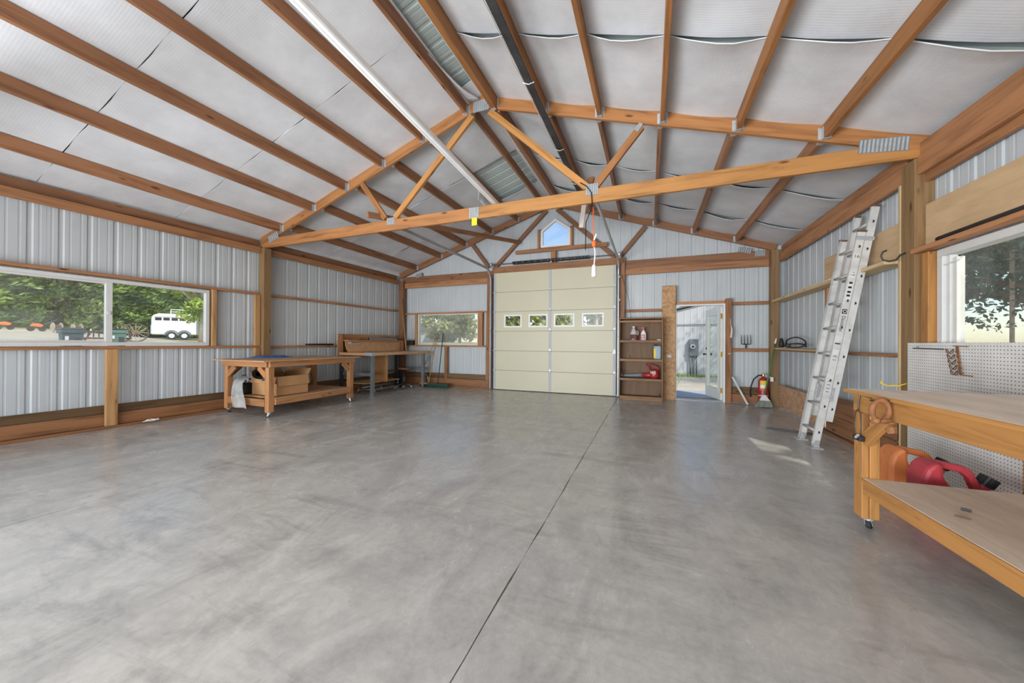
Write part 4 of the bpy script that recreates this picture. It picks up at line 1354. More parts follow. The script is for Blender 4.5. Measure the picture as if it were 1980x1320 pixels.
# ------------------------------------------------------------------ bookshelf
def build_bookshelf():
    t = thing('bookshelf', 'dark wooden open bookshelf beside the overhead door', 'shelf', (-.15, 7.7, 0))
    x0, x1, y0, y1, h = -.595, .245, 7.61, 7.88, 1.66
    slab('side_panel', (x0, y0, 0), (x0 + .022, y1, h), 'shelf_trim', t); slab('side_panel', (x1 - .022, y0, 0), (x1, y1, h), 'shelf_trim', t)
    slab('back_panel', (x0 + .022, y1 - .01, 0), (x1 - .022, y1, h), 'shelf_wood', t)
    slab('top_panel', (x0 - .01, y0 - .01, h), (x1 + .01, y1, h + .025), 'shelf_trim', t)
    zs = [.06, .425, .82, 1.205]
    for z in zs:
        slab('shelf_board', (x0 + .022, y0 + .006, z), (x1 - .022, y1 - .01, z + .02), 'shelf_wood', t)
        slab('shelf_lip', (x0 + .022, y0 - .002, z - .025), (x1 - .022, y0 + .005, z + .022), 'shelf_trim', t)
    slab('top_lip', (x0 + .022, y0 - .002, h - .07), (x1 - .022, y0 + .01, h - .03), 'shelf_trim', t)
    slab('plinth', (x0 + .022, y0 - .002, 0), (x1 - .022, y0 + .012, .034), 'shelf_trim', t)
    # jug
    j = thing('washer_fluid_jug', 'clear plastic jug with pink fluid on the top shelf', 'jug', (-.31, 7.74, 1.226))
    M = Matrix.Translation((-.31, 7.74, 1.226))
    MB().lathe([(.055, 0), (.068, .008), (.072, .03), (.072, .13), (.066, .15), (.052, .19), (.03, .235), (.022, .245), (.022, .262)], 20, M).build('jug_body', 'frost', j, smooth=True)
    MB().lathe([(.0735, .012), (.0745, .02), (.0745, .115), (.0735, .12)], 20, M).build('fluid_level', 'amber', j, smooth=True)
    MB().lathe([(.026, .262), (.026, .285), (.022, .29)], 14, M).build('cap', 'white', j)
    MB().tube([tuple(M @ V(p)) for p in ((.052, 0, .19), (.085, 0, .18), (.088, 0, .12), (.066, 0, .10))], .009, 8).build('grip', 'frost', j, smooth=True)
    MB().box((-.37, 7.665, 1.26), (-.30, 7.668, 1.345)).build('jug_label', 'black', j)
    # spray bottle
    s = thing('spray_bottle', 'white spray bottle with red trigger on the top shelf', 'spray bottle', (-.12, 7.73, 1.226))
    M = Matrix.Translation((-.12, 7.73, 1.226)) @ Matrix.Scale(.62, 4, V((0, 1, 0)))
    MB().lathe([(.045, 0), (.052, .008), (.053, .13), (.04, .17), (.018, .195), (.018, .21)], 18, M).build('bottle', 'white', s, smooth=True)
    m = MB(); m.box((-.135, 7.715, 1.436), (-.105, 7.745, 1.475)); m.box((-.165, 7.722, 1.462), (-.10, 7.738, 1.492)); m.bar((-.15, 7.73, 1.462), (-.162, 7.73, 1.42), .012, .008)
    m.build('trigger', 'red', s, bevel=.003)
    lb = MB().box((-.165, 7.693, 1.245), (-.095, 7.698, 1.345)).build('bottle_label', 'red', s)
    MB().box((-.155, 7.6915, 1.30), (-.115, 7.6929, 1.318)).build('label_print', 'white', lb); MB().box((-.150, 7.6915, 1.262), (-.105, 7.6929, 1.275)).build('label_print', 'white', lb)
    # jug of blue liquid with yellow label
    c = thing('blue_canister', 'pale blue canister with yellow label on the middle shelf', 'canister', (.15, 7.74, .841))
    m = MB(); m.box((.075, 7.68, .842), (.215, 7.80, 1.115)); m.build('canister_body', 'pale_blue', c, bevel=.02)
    MB().box((.078, 7.676, .87), (.118, 7.679, 1.05)).build('canister_label', 'yellow', c)
    MB().tube([(.10, 7.74, 1.115), (.10, 7.74, 1.14)], .022, 12).build('canister_cap', 'black', c)
    # blower
    b = thing('leaf_blower', 'red electric leaf blower with grey tube on the lower shelf', 'leaf blower', (-.2, 7.74, .446))
    MB().tube([(-.56, 7.72, .49), (-.40, 7.72, .495), (-.20, 7.73, .505), (-.12, 7.735, .51)], [.024, .03, .042, .046], 14).build('blower_tube', 'grey_paint', b, smooth=True)
    m = MB(); m.lathe([(.04, 0), (.085, .012), (.095, .05), (.095, .10), (.08, .15), (.055, .18), (.02, .19)], 20, Matrix.Translation((.09, 7.745, .446))); m.build('fan_housing', 'red', b, smooth=True)
    m = MB(); m.tube([(-.14, 7.735, .51), (0.0, 7.745, .51), (.08, 7.745, .51)], [.047, .055, .06], 14); m.build('collar', 'red', b, smooth=True)
    m = MB(); m.tube([(.15, 7.745, .58), (.165, 7.745, .65), (.12, 7.745, .70), (.02, 7.745, .725), (-.07, 7.745, .735)], [.016, .018, .017, .016, .014], 10); m.tube([(-.05, 7.745, .73), (-.02, 7.745, .67), (.03, 7.745, .62)], .014, 8)
    m.build('handle', 'red', b, smooth=True)
    m = MB()
    for k in range(5):
        m.box((.02 + k * .02, 7.652, .55 - .004 * k), (.03 + k * .02, 7.664, .60))
    m.build('housing_print', 'white', b)
    tag(MB().tube([(-.52, 7.66, .447), (-.51, 7.67, .55), (-.49, 7.7, .60)], .007, 6).build('hook_rod', 'black', None), 'bent black rod standing on the lower shelf behind the blower tube', 'rod')
    tag(MB().box((.17, 7.66, .081), (.20, 7.69, .14)).build('dark_block', 'black', None, bevel=.004), 'small dark block on the bottom shelf of the bookshelf', 'block')
    for x, lab in ((-.48, 'tiny dark scrap at the left end of the top shelf'), (-.02, 'tiny dark scrap right of the spray bottle')):
        m = MB(); m.box((x, 7.66, 1.226), (x + .05, 7.68, 1.238)); tag(m.build('metal_scrap', 'dark_steel', None, bevel=.004), lab, 'scrap')
    tag(MB().box((.14, 7.65, 1.226), (.21, 7.69, 1.245)).build('paper_label', 'paper', None, bevel=.003), 'small white card at the right end of the top shelf', 'card')
build_bookshelf()

# ------------------------------------------------------------------ right back corner
def build_corner_tools():
    # garden fork head hung upside down behind the girt
    f = thing('garden_fork', 'black four-tined garden fork standing behind the wall girt', 'fork', (1.75, 8.09, 1.08))
    y = 8.055
    for k in range(4):
        x = 1.675 + k * .052
        pts = [(1.752, y, 1.155), (x, y, 1.16), (x, y, 1.19), (x - .004, y - .01, 1.28), (x - .008, y - .005, 1.345)]
        MB().tube(pts, [.008, .008, .0075, .006, .003], 8).build('tine', 'black', f, smooth=True)
    MB().tube([(1.752, y, 1.155), (1.752, y, 1.08)], [.010, .013], 8).build('ferrule', 'black', f, smooth=True)
    # fire extinguisher
    e = thing('fire_extinguisher', 'red fire extinguisher with black hose standing in the right corner', 'extinguisher', (1.985, 7.86, 0))
    M = Matrix.Translation((1.985, 7.86, 0))
    MB().lathe([(.07, .0), (.078, .012), (.08, .03), (.08, .44), (.072, .49), (.045, .525), (.024, .535), (.024, .56)], 24, M).build('cylinder', 'red', e, smooth=True)
    MB().lathe([(.0815, .185), (.0825, .19), (.0825, .21), (.0815, .215)], 24, M).build('strap', 'galvanised', e)
    m = MB(); m.lathe([(.02, .556), (.026, .56), (.026, .60), (.012, .605)], 12, M); m.build('valve', 'brass', e)
    m = MB(); m.bar((1.985, 7.86, .595), (2.10, 7.84, .555), .02, .008); m.bar((1.985, 7.86, .57), (2.11, 7.84, .525), .022, .008); m.build('lever', 'galvanised', e)
    MB().tube([(1.965, 7.85, .575), (1.90, 7.82, .575), (1.82, 7.80, .50), (1.775, 7.80, .36), (1.77, 7.80, .24)], .012, 8).build('hose', 'black', e, smooth=True)
    MB().tube([(1.77, 7.80, .25), (1.772, 7.80, .17)], [.012, .018], 10).build('nozzle', 'black', e, smooth=True)
    lab = MB()
    def P(i, j):
        a = math.radians(-140 + 70 * i / 8)
        return (1.985 + .0812 * math.cos(a), 7.86 + .0812 * math.sin(a), .30 + .18 * j / 3)
    lab.grid(P, 8, 3); L = lab.build('instruction_label', 'white', e)
    for z0, z1 in ((.30, .34), (.40, .48)):
        st = MB()
        def P2(i, j, z0=z0, z1=z1):
            a = math.radians(-138 + 66 * i / 8)
            return (1.985 + .0818 * math.cos(a), 7.86 + .0818 * math.sin(a), z0 + (z1 - z0) * j)
        st.grid(P2, 8, 1); st.build('label_band', 'orange' if z0 < .35 else 'yellow', L)
    MB().box((2.08, 7.80, .47), (2.13, 7.803, .55)).build('inspection_tag', 'white', e)
    # aluminium strip leaning
    o = board('aluminium_strip', (1.50, 7.935, .52), (1.735, 7.84, .012), .035, .012, 'aluminium', None, (0, -1, 0))
    tag(o, 'aluminium angle strip leaning on the door post by the extinguisher', 'metal strip')
    # corner broom
    b = thing('angle_broom', 'angle broom with green handle leaning on the right corner post', 'broom', (1.95, 7.66, 0))
    MB().tube([(1.95, 7.66, .20), (2.07, 7.75, .75), (2.16, 7.83, 1.17)], .012, 8).build('handle', 'green', b, smooth=True)
    MB().tube([(2.16, 7.83, 1.17), (2.185, 7.845, 1.27)], .014, 8).build('grip', 'white', b, smooth=True)
    m = MB(); M = Matrix.Translation((1.95, 7.66, 0)) @ Matrix.Rotation(.25, 4, 'Z')
    m.prism([(-.075, .135), (.095, .125), (.04, .20), (.015, .235), (-.015, .235)], -.025, .025, M); m.build('broom_cap', 'white', b, bevel=.005)
    m = MB(); rr = random.Random(21)
    for i in range(260):
        u = rr.random(); v = rr.uniform(-.022, .022)
        x0 = -.072 + .165 * u; x1 = -.16 + .29 * u
        m.add([(x0 - .002, v, .135), (x0 + .002, v, .135), (x1 + .003, v * 1.5, .01 + .02 * rr.random()), (x1 - .003, v * 1.5, .01)], [(0, 1, 2, 3)], M)
    br = m.build('bristles', 'bristle_grey', b); br['kind'] = 'stuff'
    # coil of black hose and pump on the ledge
    h = thing('hose_coil', 'black rubber hose looped on the right wall ledge near the corner', 'hose', (2.25, 7.1, 1.087))
    def arc(cy, cz, ry, rz, a0, a1, x, n=18): return [(x + .01 * math.sin(k), cy + ry * math.cos(a0 + (a1 - a0) * k / n), cz + rz * math.sin(a0 + (a1 - a0) * k / n)) for k in range(n + 1)]
    MB().tube(arc(7.0, 1.12, .46, .155, 0, math.pi, 2.20), .011, 8).build('hose_loop', 'black', h, smooth=True)
    MB().tube(arc(7.05, 1.14, .40, .03, 0, 2 * math.pi, 2.20), .010, 8).build('hose_loop', 'black', h, smooth=True)
    MB().tube(arc(6.98, 1.125, .36, .05, 0, math.pi, 2.22), .010, 8).build('hose_loop', 'black', h, smooth=True)
    p = MB(); p.lathe([(.02, 0), (.04, .02), (.045, .08), (.03, .14), (.02, .18)], 10, Matrix.Translation((2.22, 7.70, 1.087)))
    tag(p.build('black_sprayer', 'black', None, smooth=True), 'lumpy black nozzle fitting beside the corner post on the ledge', 'nozzle')
    o = board('paint_stick', (2.10, 7.66, 1.085), (2.20, 7.40, 1.10), .03, .012, 'pale_board', None)
    tag(o, 'flat grey stick poking off the ledge end by the green broom', 'stick')
    # string on the door stud
    g = MB()
    g.tube([(1.47, 7.938, 1.66), (1.468, 7.936, 1.56), (1.478, 7.934, 1.50)], .006, 6); g.tube([(1.478, 7.934, 1.51), (1.49, 7.93, 1.42), (1.475, 7.93, 1.28)], [.012, .018, .022], 8); g.tube([(1.48, 7.934, 1.5), (1.497, 7.94, 1.45), (1.49, 7.94, 1.32)], [.008, .012, .012], 8)
    tag(g.build('string_bundle', 'white_board', None, smooth=True), 'bundle of pale string hanging on the door stud', 'string')
    tag(MB().box((1.425, 7.944, .965), (1.475, 7.949, .977)).build('masking_tape', 'paper', None), 'short strip of white tape on the door stud', 'tape')
    tag(MB().box((.335, 7.935, .87), (.415, 7.944, .93)).build('switch_plate', 'paper', None, bevel=.003), 'small pale plate screwed to the particle board beside the bookshelf', 'plate')
    # loose white board on the right ledge
    o = slab('trim_board', (2.16, 5.72, 1.987), (2.21, 6.78, 2.012), 'white_board', None)
    tag(o, 'pale trim board lying on the right wall ledge behind the ladder', 'board')
    # hook on post
    m = MB(); c = V((2.165, 4.40, 2.0)); pts = [(2.235, 4.30, 2.02)]
    pts = [(2.236, 4.42, 2.025), (2.20, 4.42, 2.01), (2.17, 4.42, 1.965), (2.12, 4.42, 1.955), (2.075, 4.42, 1.97), (2.06, 4.42, 2.01), (2.075, 4.42, 2.05), (2.10, 4.42, 2.06)]
    tag(MB().tube(pts, .008, 8).build('steel_hook', 'dark_steel', None, smooth=True), 'large dark steel hook screwed into the right hand post', 'hook')
    pts = [(2.236, 4.40, .80), (2.19, 4.42, .775), (2.12, 4.45, .77), (2.08, 4.46, .79), (2.085, 4.46, .815)]
    tag(MB().tube(pts, .006, 8).build('yellow_hook', 'yellow', None, smooth=True), 'thin yellow hook low on the right hand post above the bench', 'hook')
    tag(MB().tube([(2.255, 4.05, 2.050), (2.255, 1.0, 2.050)], .022, 10).build('black_conduit', 'black_rough', None, smooth=True), 'long black pipe resting on the header over the right window', 'pipe')
    # odd bits on the floor
    tag(board('floor_stick', (1.50, 5.78, .011), (1.98, 5.60, .011), .03, .02, 'dark_steel', None), 'thin grey stick lying on the floor behind the ladder', 'stick')
    m = MB(); m.prism([(1.9, 0), (2.0, 0.0), (1.98, .004), (1.92, .004)], 4.86, 4.90); tag(m.build('wood_chip', 'soil', None), 'small wood chip on the floor beside the ladder feet', 'wood chip')
build_corner_tools()

# ------------------------------------------------------------------ ladder
def text_mesh(body, size, M, mat, parent, name='lettering'):
    cu = bpy.data.curves.new(name, 'FONT')
    cu.body = body; cu.size = size; cu.extrude = .0004; cu.align_x = 'CENTER'; cu.align_y = 'CENTER'
    tmp = bpy.data.objects.new('tmp', cu); COL.objects.link(tmp)
    dg = bpy.context.evaluated_depsgraph_get()
    me = bpy.data.meshes.new_from_object(tmp.evaluated_get(dg))
    bpy.data.objects.remove(tmp)
    me.materials.clear(); me.materials.append(MATS[mat]); me.name = name
    return link(bpy.data.objects.new(name, me), parent, M)

def build_ladder():
    t = thing('extension_ladder', 'aluminium extension ladder leaning against the right wall', 'ladder', (1.75, 5.12, 0))
    u = V((.40, 0, 2.36)).normalized(); nrm = V((u.z, 0, -u.x))       # nrm points to the wall
    foot = V((1.735, 0, .02))
    def at(s, y, off=0.0): return foot + u * s + nrm * off + V((0, y, 0))
    YN, YFAR = 4.92, 5.315
    def rail(name, s0, s1, y, off, sign, mat='aluminium'):
        # channel: web facing outwards, two flanges inwards
        M = frame(at(s0, y, off), u, nrm); L = s1 - s0
        m = MB(); w = .068; fl = .026; th = .003
        ya, yb = (-th, 0) if sign < 0 else (0, th)
        # local: x along u, z ~ nrm, y = z cross x
        k = -1 if (M.to_3x3() @ V((0, 1, 0))).y < 0 else 1
        def bx(y0, y1, z0, z1):
            a, b = sorted((k * y0, k * y1)); m.box((0, a, z0), (L, b, z1), M)
        bx(-th / 2, th / 2, -w / 2, w / 2)
        s = -sign
        bx(0, s * fl, -w / 2, -w / 2 + th); bx(0, s * fl, w / 2 - th, w / 2)
        return m.build(name, mat, t)
    S = [('base_rail', 0.02, 2.40, 0.0, YN, YFAR), ('fly_rail', .30, 2.68, .075, YN + .012, YFAR - .012)]
    rails = {}
    for nm, s0, s1, off, yn, yf in S:
        rails[nm, 0] = rail(nm, s0, s1, yn, off, -1); rails[nm, 1] = rail(nm, s0, s1, yf, off, 1)
        k = s0 + .14
        while k < s1 - .05:
            MB().tube([at(k, yn - .001, off), at(k, yf + .001, off)], .0155, 10).build('rung', 'aluminium', t, smooth=True)
            for y, sg in ((yn, -1), (yf, 1)):
                M = frame(at(k, y + sg * .0018, off), u, V((0, sg, 0)))
                m = MB(); pts = [(.016 * math.cos(a), .017 * math.sin(a)) for a in [math.pi * q / 8 for q in range(9)]]
                m.prism([(x, z) for x, z in pts], 0, .001, M @ Matrix.Rotation(-math.pi / 2, 4, 'X') @ Matrix.Rotation(math.pi, 4, 'Y'))
                m.build('rung_end', 'black', rails[nm, 0 if sg < 0 else 1])
            k += .297
        for y in (yn, yf):
            m = MB(); M = frame(at(s1, y, off), u, nrm); m.box((-.004, -.018, -.036), (.012, .018, .036), M); m.build('end_cap', 'dark_rust', t)
    # rung locks and guide brackets
    for y in (YN + .018, YFAR - .018):
        m = MB(); M = frame(at(.62, y, .05), u, nrm); m.box((-.10, -.012, -.02), (.06, .012, .02), M); m.build('rung_lock', 'galvanised', t)
    for y in (YN - .004, YFAR + .004):
        m = MB(); M = frame(at(2.33, y, .035), u, nrm); m.box((-.02, -.004, -.075), (.02, .004, .08), M); m.build('guide_bracket', 'galvanised', t)
    # swivel feet
    for y in (YN, YFAR):
        m = MB(); p = at(0, y)
        m.box((p.x - .055, p.y - .055, 0), (p.x + .055, p.y + .055, .012)); m.prism([(p.x - .03, .012), (p.x + .03, .012), (p.x + .02, .085), (p.x - .01, .085)], p.y - .03, p.y - .026); m.prism([(p.x - .03, .012), (p.x + .03, .012), (p.x + .02, .085), (p.x - .01, .085)], p.y + .026, p.y + .03)
        f = m.build('swivel_foot', 'galvanised', t)
    # stickers and lettering on the near rail's web (faces the camera)
    yw = YN - .0022
    def stick(s0, s1, w, mat, name='sticker', yy=0.0):
        M = frame(at(s0, yw - yy, 0), u, V((0, -1, 0)))
        return MB().box((0, -w / 2, 0), (s1 - s0, w / 2, .0006), M).build(name, mat, rails['base_rail', 0])
    def letters(s, body, size, mat, rot, yy=.001):
        # text plane x,y -> rail plane
        z = V((0, -1, 0)); x = (u if rot else -u) if rot is not None else nrm
        x = -u if rot else nrm
        y = z.cross(x)
        M = Matrix.Identity(4); o = at(s, yw - yy, 0)
        for i in range(3): M[i][0], M[i][1], M[i][2], M[i][3] = x[i], y[i], z[i], o[i]
        return text_mesh(body, size, M, mat, rails['base_rail', 0])
    stick(2.10, 2.16, .045, 'paper'); letters(2.13, '16', .05, 'black', False)
    stick(1.90, 1.95, .045, 'paper'); letters(1.925, '140', .03, 'black', False)
    stick(1.66, 1.86, .042, 'paper'); 
    for s in (1.69, 1.73, 1.78, 1.83): stick(s, s + .022, .03, 'black', 'sticker_print', .0008)
    stick(1.50, 1.55, .044, 'black'); letters(1.525, 'D', .05, 'paper', True)
    letters(1.39, 'Davidson', .046, 'black', True)
    stick(1.16, 1.175, .05, 'black_rough')
    for s in (.62, .66, .70, .74, .98, 1.02): stick(s, s + .006, .03, 'dark_steel', 'sticker_print')
    stick(1.04, 1.10, .05, 'vinyl')
build_ladder()

# ------------------------------------------------------------------ right workbench
def build_right_bench():
    A = Matrix.Translation((1.235, 2.93, 0)) @ Matrix.Rotation(.045, 4, 'Z')      # local: x to the wall, -y towards the viewer
    t = thing('pine_workbench', 'golden pine workbench on casters under the right window', 'workbench', (1.7, 2.0, 0))
    def b(name, lo, hi, mat, along=None, par=t): return slab(name, lo, hi, mat, par, along, M=A)
    Lb, Wb = 2.5, .86
    zt = .872
    b('bench_top', (-.028, -Lb - .06, zt - .02), (Wb + .06, .035, zt), 'bench_ply', 1)
    b('edge_strip', (-.036, -Lb - .06, zt - .022), (-.029, .035, zt - .001), 'golden')
    b('edge_strip', (-.036, .036, zt - .022), (Wb + .06, .043, zt - .001), 'golden')
    b('apron', (-.005, -Lb, zt - .135), (.033, -.0, zt - .022), 'golden')
    b('apron', (Wb - .033, -Lb, zt - .135), (Wb + .005, 0, zt - .022), 'golden')
    b('apron', (.035, -.037, zt - .135), (Wb - .035, 0, zt - .022), 'golden')
    b('apron', (.035, -Lb, zt - .135), (Wb - .035, -Lb + .037, zt - .022), 'golden')
    for x in (.0, Wb - .09):
        for y in (-.09, -Lb):
            lg = b('leg', (x + (.036 if x == 0 else 0), y, .075), (x + .05 + (.036 if x == 0 else 0), y + .09, zt - .022), 'golden')
            l2 = b('leg_board', (x + (-.002 if x == 0 else .05), y + .002, .075), (x + .034 + (0 if x == 0 else .05), y + .088, zt - .137), 'golden')
            p = A @ V((x + .05, y + .045, 0)); caster(lg, p.x, p.y, .074, .9, .027)
    b('shelf_rail', (-.002, -Lb + .09, .235), (.034, -.092, .315), 'golden'); b('shelf_rail', (Wb - .034, -Lb + .09, .235), (Wb, -.092, .315), 'golden')
    b('shelf_rail', (.09, -.13, .225), (Wb - .09, -.094, .315), 'golden')
    b('shelf', (-.004, -Lb + .1, .317), (Wb + .0, -.094, .332), 'bench_ply', 1)
    b('edge_strip', (-.012, -Lb + .1, .316), (-.005, -.094, .331), 'golden')
    board('brace', (.015, -.085, .56), (.015, -.30, .75), .034, .075, 'golden', t, V((1, 0, 0)).cross(V((0, -.15, .125))), M=A)
    # pegboard behind
    pb = MB().box((2.226, 1.93, .05), (2.234, 4.37, 1.18)).build('pegboard', 'pegboard', None)
    tag(pb, 'white perforated pegboard fixed to the wall below the right window', 'pegboard')
    k = thing('pegboard_rack', 'rusty wire tool holder with looped rings hung on the pegboard', 'tool rack', (2.22, 3.76, .93))
    for x in (3.80, 3.785):
        MB().tube([(2.216, x, 1.155), (2.205, x - .055, .935)], .0035, 6).build('side_wire', 'rust', k, smooth=True)
    MB().tube([(2.224, 3.70, 1.15), (2.214, 3.82, 1.155)], .0035, 6).build('top_wire', 'rust', k); MB().tube([(2.205, 3.745, .935), (2.224, 3.66, .932)], .0035, 6).build('bottom_wire', 'rust', k)
    for i in range(5):
        z = 1.112 - i * .041; yc = 3.80 - i * .011
        pts = []
        for q in range(25):
            a = 2 * math.pi * q / 24
            pts.append((2.205 - .012 - .008 * math.cos(a), yc + .022 + .034 * math.sin(a), z + .018 * math.sin(2 * a)))
        MB().tube(pts[:-1], .003, 6, closed=True).build('wire_ring', 'dark_rust', k, smooth=True)
        MB().tube([(2.205, yc - .01, z), (2.205, yc - .04, z - .002)], .003, 6).build('peg', 'dark_rust', k)
    r = thing('peg_rod', 'thin grey rod held by a hook along the top of the pegboard', 'rod', (2.22, 4.1, 1.12))
    MB().tube([(2.214, 4.27, 1.131), (2.212, 3.92, 1.127)], .005, 8).build('rod', 'dark_steel', r); MB().tube([(2.225, 4.22, 1.15), (2.208, 4.22, 1.14), (2.206, 4.2, 1.125)], .003, 6).build('wire_hook', 'steel', r)
    # rusty shackle hanging off the apron
    s = thing('rusty_shackle', 'heavy rusty shackle hanging from the front of the pine bench', 'shackle', (1.20, 2.6, .70))
    pts = []; rs = []
    c = A @ V((-.075, -.40, .80))
    for q in range(19):
        a = math.radians(-60 + 300 * q / 18)
        pts.append((c.x + .046 * math.cos(a), c.y + .020 * math.cos(a), c.z + .056 * math.sin(a))); rs.append(.0125 + .002 * math.sin(q))
    MB().tube(pts, rs, 10).build('bow', 'rust', s, smooth=True)
    MB().tube([(c.x + .040, c.y - .004, c.z - .05), (c.x - .038, c.y + .01, c.z - .065)], .011, 10).build('pin', 'rust', s, smooth=True)
    for q in (pts[0], pts[-1]):
        MB().sphere((q[0], q[1], q[2] - .006), .019, 10, 7).build('ear', 'rust', s, smooth=True)
    MB().tube([(c.x + .03, c.y - .02, c.z - .085), (c.x + .035, c.y - .03, c.z - .115)], [.026, .02], 8).build('nut', 'rust', s)
    MB().tube([tuple(A @ V((-.0, -.395, .858))), tuple(A @ V((-.12, -.40, .854)))], .006, 6).build('nail', 'dark_steel', s)
    # wire gadget hanging on the leg
    g = thing('wire_snare', 'thin wire loop with small black handle hanging on the bench leg', 'wire tool', (1.22, 2.88, .56))
    q = lambda x, y, z: tuple(A @ V((x, y, z)))
    MB().tube([q(-.012, -.085, .845), q(-.02, -.083, .79), q(-.02, -.083, .755)], .004, 6).build('chain', 'dark_steel', g)
    MB().tube([q(-.02, -.083, .76), q(-.02, -.055, .73), q(-.02, -.045, .66), q(-.02, -.05, .60), q(-.02, -.075, .585), q(-.02, -.11, .60), q(-.02, -.118, .67), q(-.02, -.105, .735)], .003, 6, closed=True).build('wire_loop', 'dark_steel', g, smooth=True)
    MB().box((-.032, -.125, .562), (-.006, -.05, .594)).build('black_handle', 'black', g, A, bevel=.004); MB().tube([q(-.035, -.09, .58), q(-.035, -.115, .60)], .008, 8).build('spring_clip', 'galvanised', g)
    MB().tube([q(-.008, -.085, .848), q(-.012, -.20, .842)], .003, 6).build('nail', 'dark_steel', g)
    # bits on the lower shelf
    m = MB(); m.tube([(1.46, 2.472, .340), (1.485, 2.452, .340)], .007, 8); tag(m.build('small_socket', 'dark_steel', None), 'small steel socket on the lower shelf of the pine bench', 'socket')
    m = MB(); m.tube([(1.38, 2.375, .336), (1.40, 2.36, .337), (1.42, 2.345, .336)], [.003, .005, .003], 8); tag(m.build('bent_nail', 'dark_rust', None), 'rusty bent link lying beside the socket on the shelf', 'hardware')
build_right_bench()

def gas_can(label, loc, rot, mat, sc=1.0):
    t = thing('fuel_can', label, 'fuel can', loc, rotz=rot)
    M = Matrix.Translation(loc) @ Matrix.Rotation(rot, 4, 'Z') @ Matrix.Diagonal((.80 * sc, .95 * sc, 1.30 * sc, 1))
    # side outline with a handle window, thick body
    outer = [(-.20, .0), (.20, .0), (.225, .03), (.225, .10), (.20, .155), (.14, .225), (.10, .285), (.06, .30), (-.10, .315), (-.15, .31), (-.19, .28), (-.215, .23), (-.222, .15), (-.222, .03)]
    low = [(-.20, .0), (.25, .0), (.28, .03), (.27, .065), (.175, .165), (.10, .165), (.0, .16), (-.05, .19), (-.085, .25), (-.095, .315), (-.15, .31), (-.19, .28), (-.215, .23), (-.222, .03)]
    m = MB(); m.prism(low, -.095, .095, M); m.build('can_body', mat, t, bevel=.024 * sc)
    m = MB(); m.prism([(-.11, .286), (-.10, .318), (.07, .300), (.11, .283), (.20, .155), (.14, .15), (.085, .245), (.05, .268)], -.032, .032, M); m.build('top_handle', mat, t, bevel=.012 * sc)
    m = MB(); p = M @ V((.165, 0, .19)); q = M @ V((.225, 0, .255))
    m.tube([p, p.lerp(q, .35)], .034 * sc, 14); m.build('spout_collar', mat, t)
    m = MB(); m.tube([p.lerp(q, .35), q], .04 * sc, 14)
    d = (q - p).normalized(); a = d.orthogonal().normalized(); b = d.cross(a)
    for k in range(14):
        an = 2 * math.pi * k / 14
        c = a * math.cos(an) * .04 * sc + b * math.sin(an) * .04 * sc
        m.bar(p.lerp(q, .4) + c, q + c, .006 * sc, .006 * sc)
    m.build('cap', 'black', t)
    m = MB(); m.prism([(-.15, .05), (.10, .05), (.13, .10), (.10, .15), (-.15, .15)], -.0985, -.096, M); m.build('side_panel', mat, t)
gas_can('faded orange plastic fuel can on the floor behind the pine bench', (1.80, 3.48, 0), .05, 'faded_orange', 1.0)
gas_can('faded red plastic fuel can in front of the orange one', (1.81, 3.15, 0), -.02, 'faded_red', 1.0)

# ------------------------------------------------------------------ outdoors
def smooth(a, b, x):
    t = max(0, min(1, (x - a) / (b - a))); return t * t * (3 - 2 * t)
def ground_z(x, y):
    z = -.12
    if x < -7.5:
        d = -7.5 - x
        f = 1 - .36 * smooth(10, 19, y) - .1 * smooth(19, 34, y)
        z += (min(.056 * d, 2.4) + .27 * smooth(0, 3, d)) * f
    z2 = 1.25 * smooth(15, 38, y) * (1 - smooth(-3, 3, x)) - .0
    return max(z, -.12 + z2)
def build_ground():
    xs = [-70 + 2 * i for i in range(76)]; ys = [-40 + 2 * i for i in range(66)]
    m = MB()
    def P(i, j):
        x, y = xs[i], ys[j]
        return (x, y, ground_z(x, y) - (.0 if not (-8 < x < 4 and -6 < y < 9) else .1))
    def inside(i, j): return True
    m.grid(P, len(xs) - 1, len(ys) - 1, lambda i, j: not (ys[j] > 17 or (xs[i] < -37 - .2 * max(0, ys[j]))))
    g = m.build('gravel_yard', 'gravel', None, smooth=True, recentre=False); g['kind'] = 'structure'
    m = MB(); m.grid(P, len(xs) - 1, len(ys) - 1, lambda i, j: (ys[j] > 17 or (xs[i] < -37 - .2 * max(0, ys[j]))))
    g = m.build('dry_lawn', 'dry_grass', None, smooth=True, recentre=False); g['kind'] = 'structure'
    s = MB().box((.2, 8.17, -.12), (2.6, 9.9, -.02)).build('door_step', 'slab_blue', None, bevel=.01); s['kind'] = 'structure'
build_ground()

